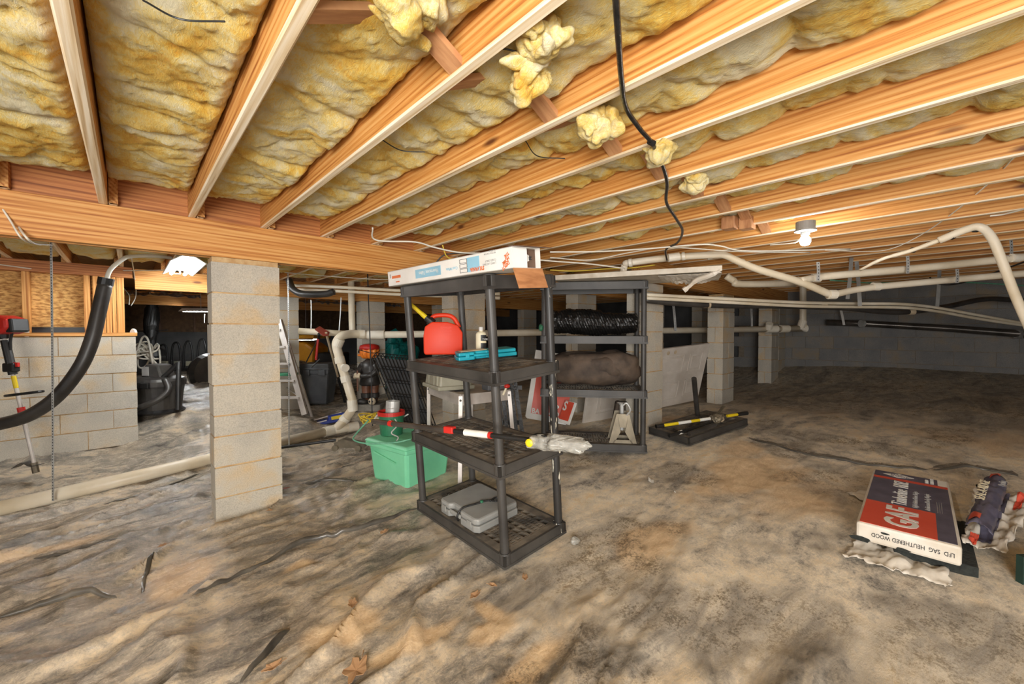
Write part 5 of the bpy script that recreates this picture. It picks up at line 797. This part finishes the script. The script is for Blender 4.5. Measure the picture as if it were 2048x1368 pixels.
L2 = at(402, 622, 7.6); g = fluo(L2, R_, .62, 'lit fluorescent lamp hanging over the far floor behind the vacuum', 'tube_light'); MB().tube([L2 + Z_ * .03, Vector((L2.x, L2.y, ZJ1 + .005))], .004, 6).build('chain', 'galv', g); MB().tube([at(409, 628, 7.6), at(409, 646, 7.6)], .006, 6).build('pull_cord', 'white', g)
L3 = at(612, 679, 8.6); g = fluo(L3, R_, .4, 'small distant lit tube lamp above the yellow mower', 'tube_light', 1); MB().tube([L3 + Z_ * .03, Vector((L3.x, L3.y, ZJ1 + .005))], .004, 6).build('chain', 'galv', g)
bf = thing('bulb_fixture', 'bare glowing light bulb in a round ceiling fixture', 'lamp', tuple(at(1610, 450, 2.7))); q = at(1611, 452, 2.7); q.z = ZG1; T = Matrix.Translation(q); MB(T).lathe([(.055, 0), (.055, -.05), (.062, -.052), (.062, -.062), (.03, -.066), (.024, -.085)][::-1], 26).build('fixture', 'grey_resin', bf); MB(T).lathe([(.008, -.155), (.024, -.149), (.031, -.13), (.029, -.112), (.018, -.094), (.015, -.08)], 22).build('bulb', 'bulb_light', bf, smooth=True)
# ================================================================== far room through the opening
q = gnd(318, 832); q = at(318, 828, 5.2); q.z = float(gfull(q.x, q.y)) + .0; sc_ = 1; vc = thing('shop_vacuum', 'black wet-dry shop vacuum behind the low block wall', 'vacuum', tuple(q)); T = frame(q, R_, F0)
MB(T).lathe([(.2, .03), (.23, .04), (.25, .24), (.265, .34), (.275, .36)], 28).build('tank', 'rubber', vc, smooth=False); MB(T).lathe([(.28, .34), (.285, .40), (.26, .43), (.2, .45), (.1, .46)], 28).build('lid', 'rubber', vc); MB(T).prism([(-.13, .43), (.14, .43), (.09, .60), (-.07, .61)], -.11, .11, RX).build('motor_head', 'black_resin', vc, bevel=.02); MB(T).box(.03, .13, -.30, -.27, .33, .40).build('latch', 'black', vc, bevel=.008); MB(T).lathe([(.26, 0), (.27, .02), (.22, .06)], 24).build('dolly', 'black', vc)
MB(T).tube([(.22, -.16, .44), (.29, -.2, .3), (.2, -.3, .18), (.0, -.34, .1), (-.25, -.25, .07)], .035, 12, 6).build('hose', 'rubber', vc, smooth=True); MB(T).tube([(.15, -.1, .45), (.3, -.08, .6), (.33, -.08, .63), (.34, -.1, .55), (.34, -.12, .05)], .028, 12).build('wand', 'black', vc); MB(T).box(-.1, -.02, -.118, -.11, .47, .58).build('sticker', 'print_grey', vc)
q = at(292, 735, 5.6); MB().tube(squiggle(tuple(q), 40, .16, 5, .35), .011, 7, 5).build('cord_pile', 'wire_white', label='heap of white cords behind the end of the block wall', cat='cord', smooth=True); MB().tube([at(275, 700, 5.5), at(285, 675, 5.5), at(296, 680, 5.5), at(306, 730, 5.5)], .013, 8, 6).build('white_hose', 'wire_white', label='white hose arch standing beside the cord heap', cat='hose', smooth=True); MB(Matrix.Translation(at(299, 736, 5.4))).box(-.03, .03, -.03, .03, -.03, .04).build('red_plug', 'red', label='red plug box on the white cord heap', cat='plug', bevel=.006)
for i, (px, y0) in enumerate(((326, 690), (352, 686), (376, 684), (404, 680))):
    g = thing('hand_cart', ('hoop-handled cart %s on the far floor' % ('nearest the dark hanging gear', 'second from the hanging gear', 'third from the hanging gear', 'farthest right')[i]), 'cart', tuple(gnd(px, 752))); d = 8.6; b = at(px, 745, d); MB().tube([at(px - 9, 740, d), at(px - 8, 700, d), at(px - 3, y0, d), at(px + 4, y0 + 1, d), at(px + 8, 702, d), at(px + 9, 738, d)], .02, 8, 5).build('hoop', 'black', g, smooth=True); MB(frame(at(px + 3, 727, d - .05), R_, F0)).box(-.06, .06, -.03, .03, -.05, .05).build('motor_box', 'tan_bin', g, bevel=.01); MB().bar(at(px - 10, 738, d), at(px + 11, 740, d), .12, .05).build('base_plate', 'black', g)
q = at(303, 640, 8.2); hg = thing('hanging_gear', 'dark gear hanging in front of the far wall', 'gear', tuple(q)); MB(Matrix.Translation(q)).blob(.12, .12, .5, 14, .3, 4, seed=3).build('upper_bag', 'black', hg); MB(Matrix.Translation(at(304, 690, 8.2))).lathe([(.22, -.22), (.2, -.1), (.07, .0), (.06, .3)], 20).build('lower_bell', 'black', hg); MB().bar(at(268, 663, 8.2), at(335, 660, 8.2), .03, .02).build('cross_arm', 'dark_metal', hg)
q = at(418, 745, 7.0); MB(Matrix.Translation(q)).lathe([(.2, -.09), (.3, -.09), (.33, 0), (.3, .09), (.2, .09)], 26, Matrix.Rotation(math.pi / 2, 4, 'X') @ Matrix.Rotation(.5, 4, 'Y')).build('dark_tire', 'rubber', label='dark round drum half hidden behind the nearest pier', cat='tire')  # rubber tire shape standing in for an unidentified dark round thing
for i, (px, m) in enumerate(((394, 'white'), (399, 'print_orange'), (404, 'white'), (409, 'print_orange'))): MB().bar(at(px, 738, 8.0), at(px + 6, 715, 8.0), .05, .03).build('game_board', m, label='%s upright slat leaning on the far floor, %s of four' % ('white' if i % 2 == 0 else 'orange', ('first', 'second', 'third', 'last')[i]), cat='slat')
MB(frame(hit(262, 672, (0, 0, 1.244), Z_) if 0 else Vector((.03, 6.34, 1.2435)), R_, F0)).prism([(-.03, 0), (.03, 0), (.02, .03), (-.005, .045), (-.025, .02)], -.015, .015, RX).build('white_scrap', 'paper', label='white scrap resting on the end of the block wall sill', cat='scrap')
# ================================================================== leaves and scraps
def leaf(px, py, s, a, lab, m='leaf', curl=.35):
    c = gnd(px, py); r = random.Random(px); n = 22; T = rotz((c.x, c.y, float(gfull(c.x, c.y)) + .006), a); pts = []
    for i in range(n):
        t = 2 * math.pi * i / n; rad = s * (.55 + .45 * abs(math.sin(2.5 * t)) ** .6) * r.uniform(.8, 1.1); x, y = rad * math.cos(t) * 1.25, rad * math.sin(t) * .75; pts.append((x, y, .004 + curl * abs(y) * r.uniform(.5, 1) + .1 * abs(x)))
    b = MB(T); b.add([(0, 0, .002)] + pts, [(0, i + 1, (i + 1) % n + 1) for i in range(n)]); g = b.build('leaf', m, label=lab, cat='leaf', solid=.0012); MB(T).tube([(s * 1.0, 0, .006), (s * 1.7, s * .15, .004)], .0014, 5).build('stem', m, g)
for a in ((705, 1216, .03, 1.2, 'dry brown leaf curled in front of the tilted shelves, upright lobes'), (712, 1348, .055, .8, 'largest dry leaf at the bottom photo edge'), (768, 1076, .026, .4, 'dry leaf beside the bottom left edge of the tilted shelves'), (538, 1026, .024, 2.0, 'dry leaf at the foot of the nearest pier'), (325, 1093, .022, .3, 'dry leaf on the plastic fold at left'), (950, 1192, .028, .2, 'dry leaf flat in the dirt below the front shelf post'), (1050, 1157, .022, .9, 'pale leaf just right of the front shelf corner'), (545, 1338, .03, .1, 'pale leaf near the lower left fold'), (985, 1176, .02, 1.9, 'small leaf scrap below the front shelf corner')): leaf(*a)
for (px, py, s, lab) in ((1302, 963, .03, 'white paper scrap standing on the sandy floor'), (1350, 985, .01, 'tiny white chip beside the paper scrap')): c = gnd(px, py); MB(rotz(c, .5)).grid(np.array([[(u * s, v * s * .6, .004 + .5 * s * (v > 0) * (1 + u * .3)) for v in (-1, 0, 1)] for u in (-1, 0, 1)])).build('paper_scrap', 'paper', label=lab, cat='paper', solid=.001)
c = gnd(1150, 1085); MB(Matrix.Translation(c + Z_ * .012)).blob(.03, .025, .018, 10, .4, 30).build('plastic_wad', 'clear_bag', label='crumpled clear plastic wad by the right shelf post', cat='plastic')
c = gnd(655, 985)
MB(Matrix.Translation(gnd(572, 985) + Z_ * .01)).blob(.05, .03, .025, 10, .5, 20).build('brick_rubble', 'rust_red', label='reddish rubble lump at the right foot of nearest pier', cat='rubble')
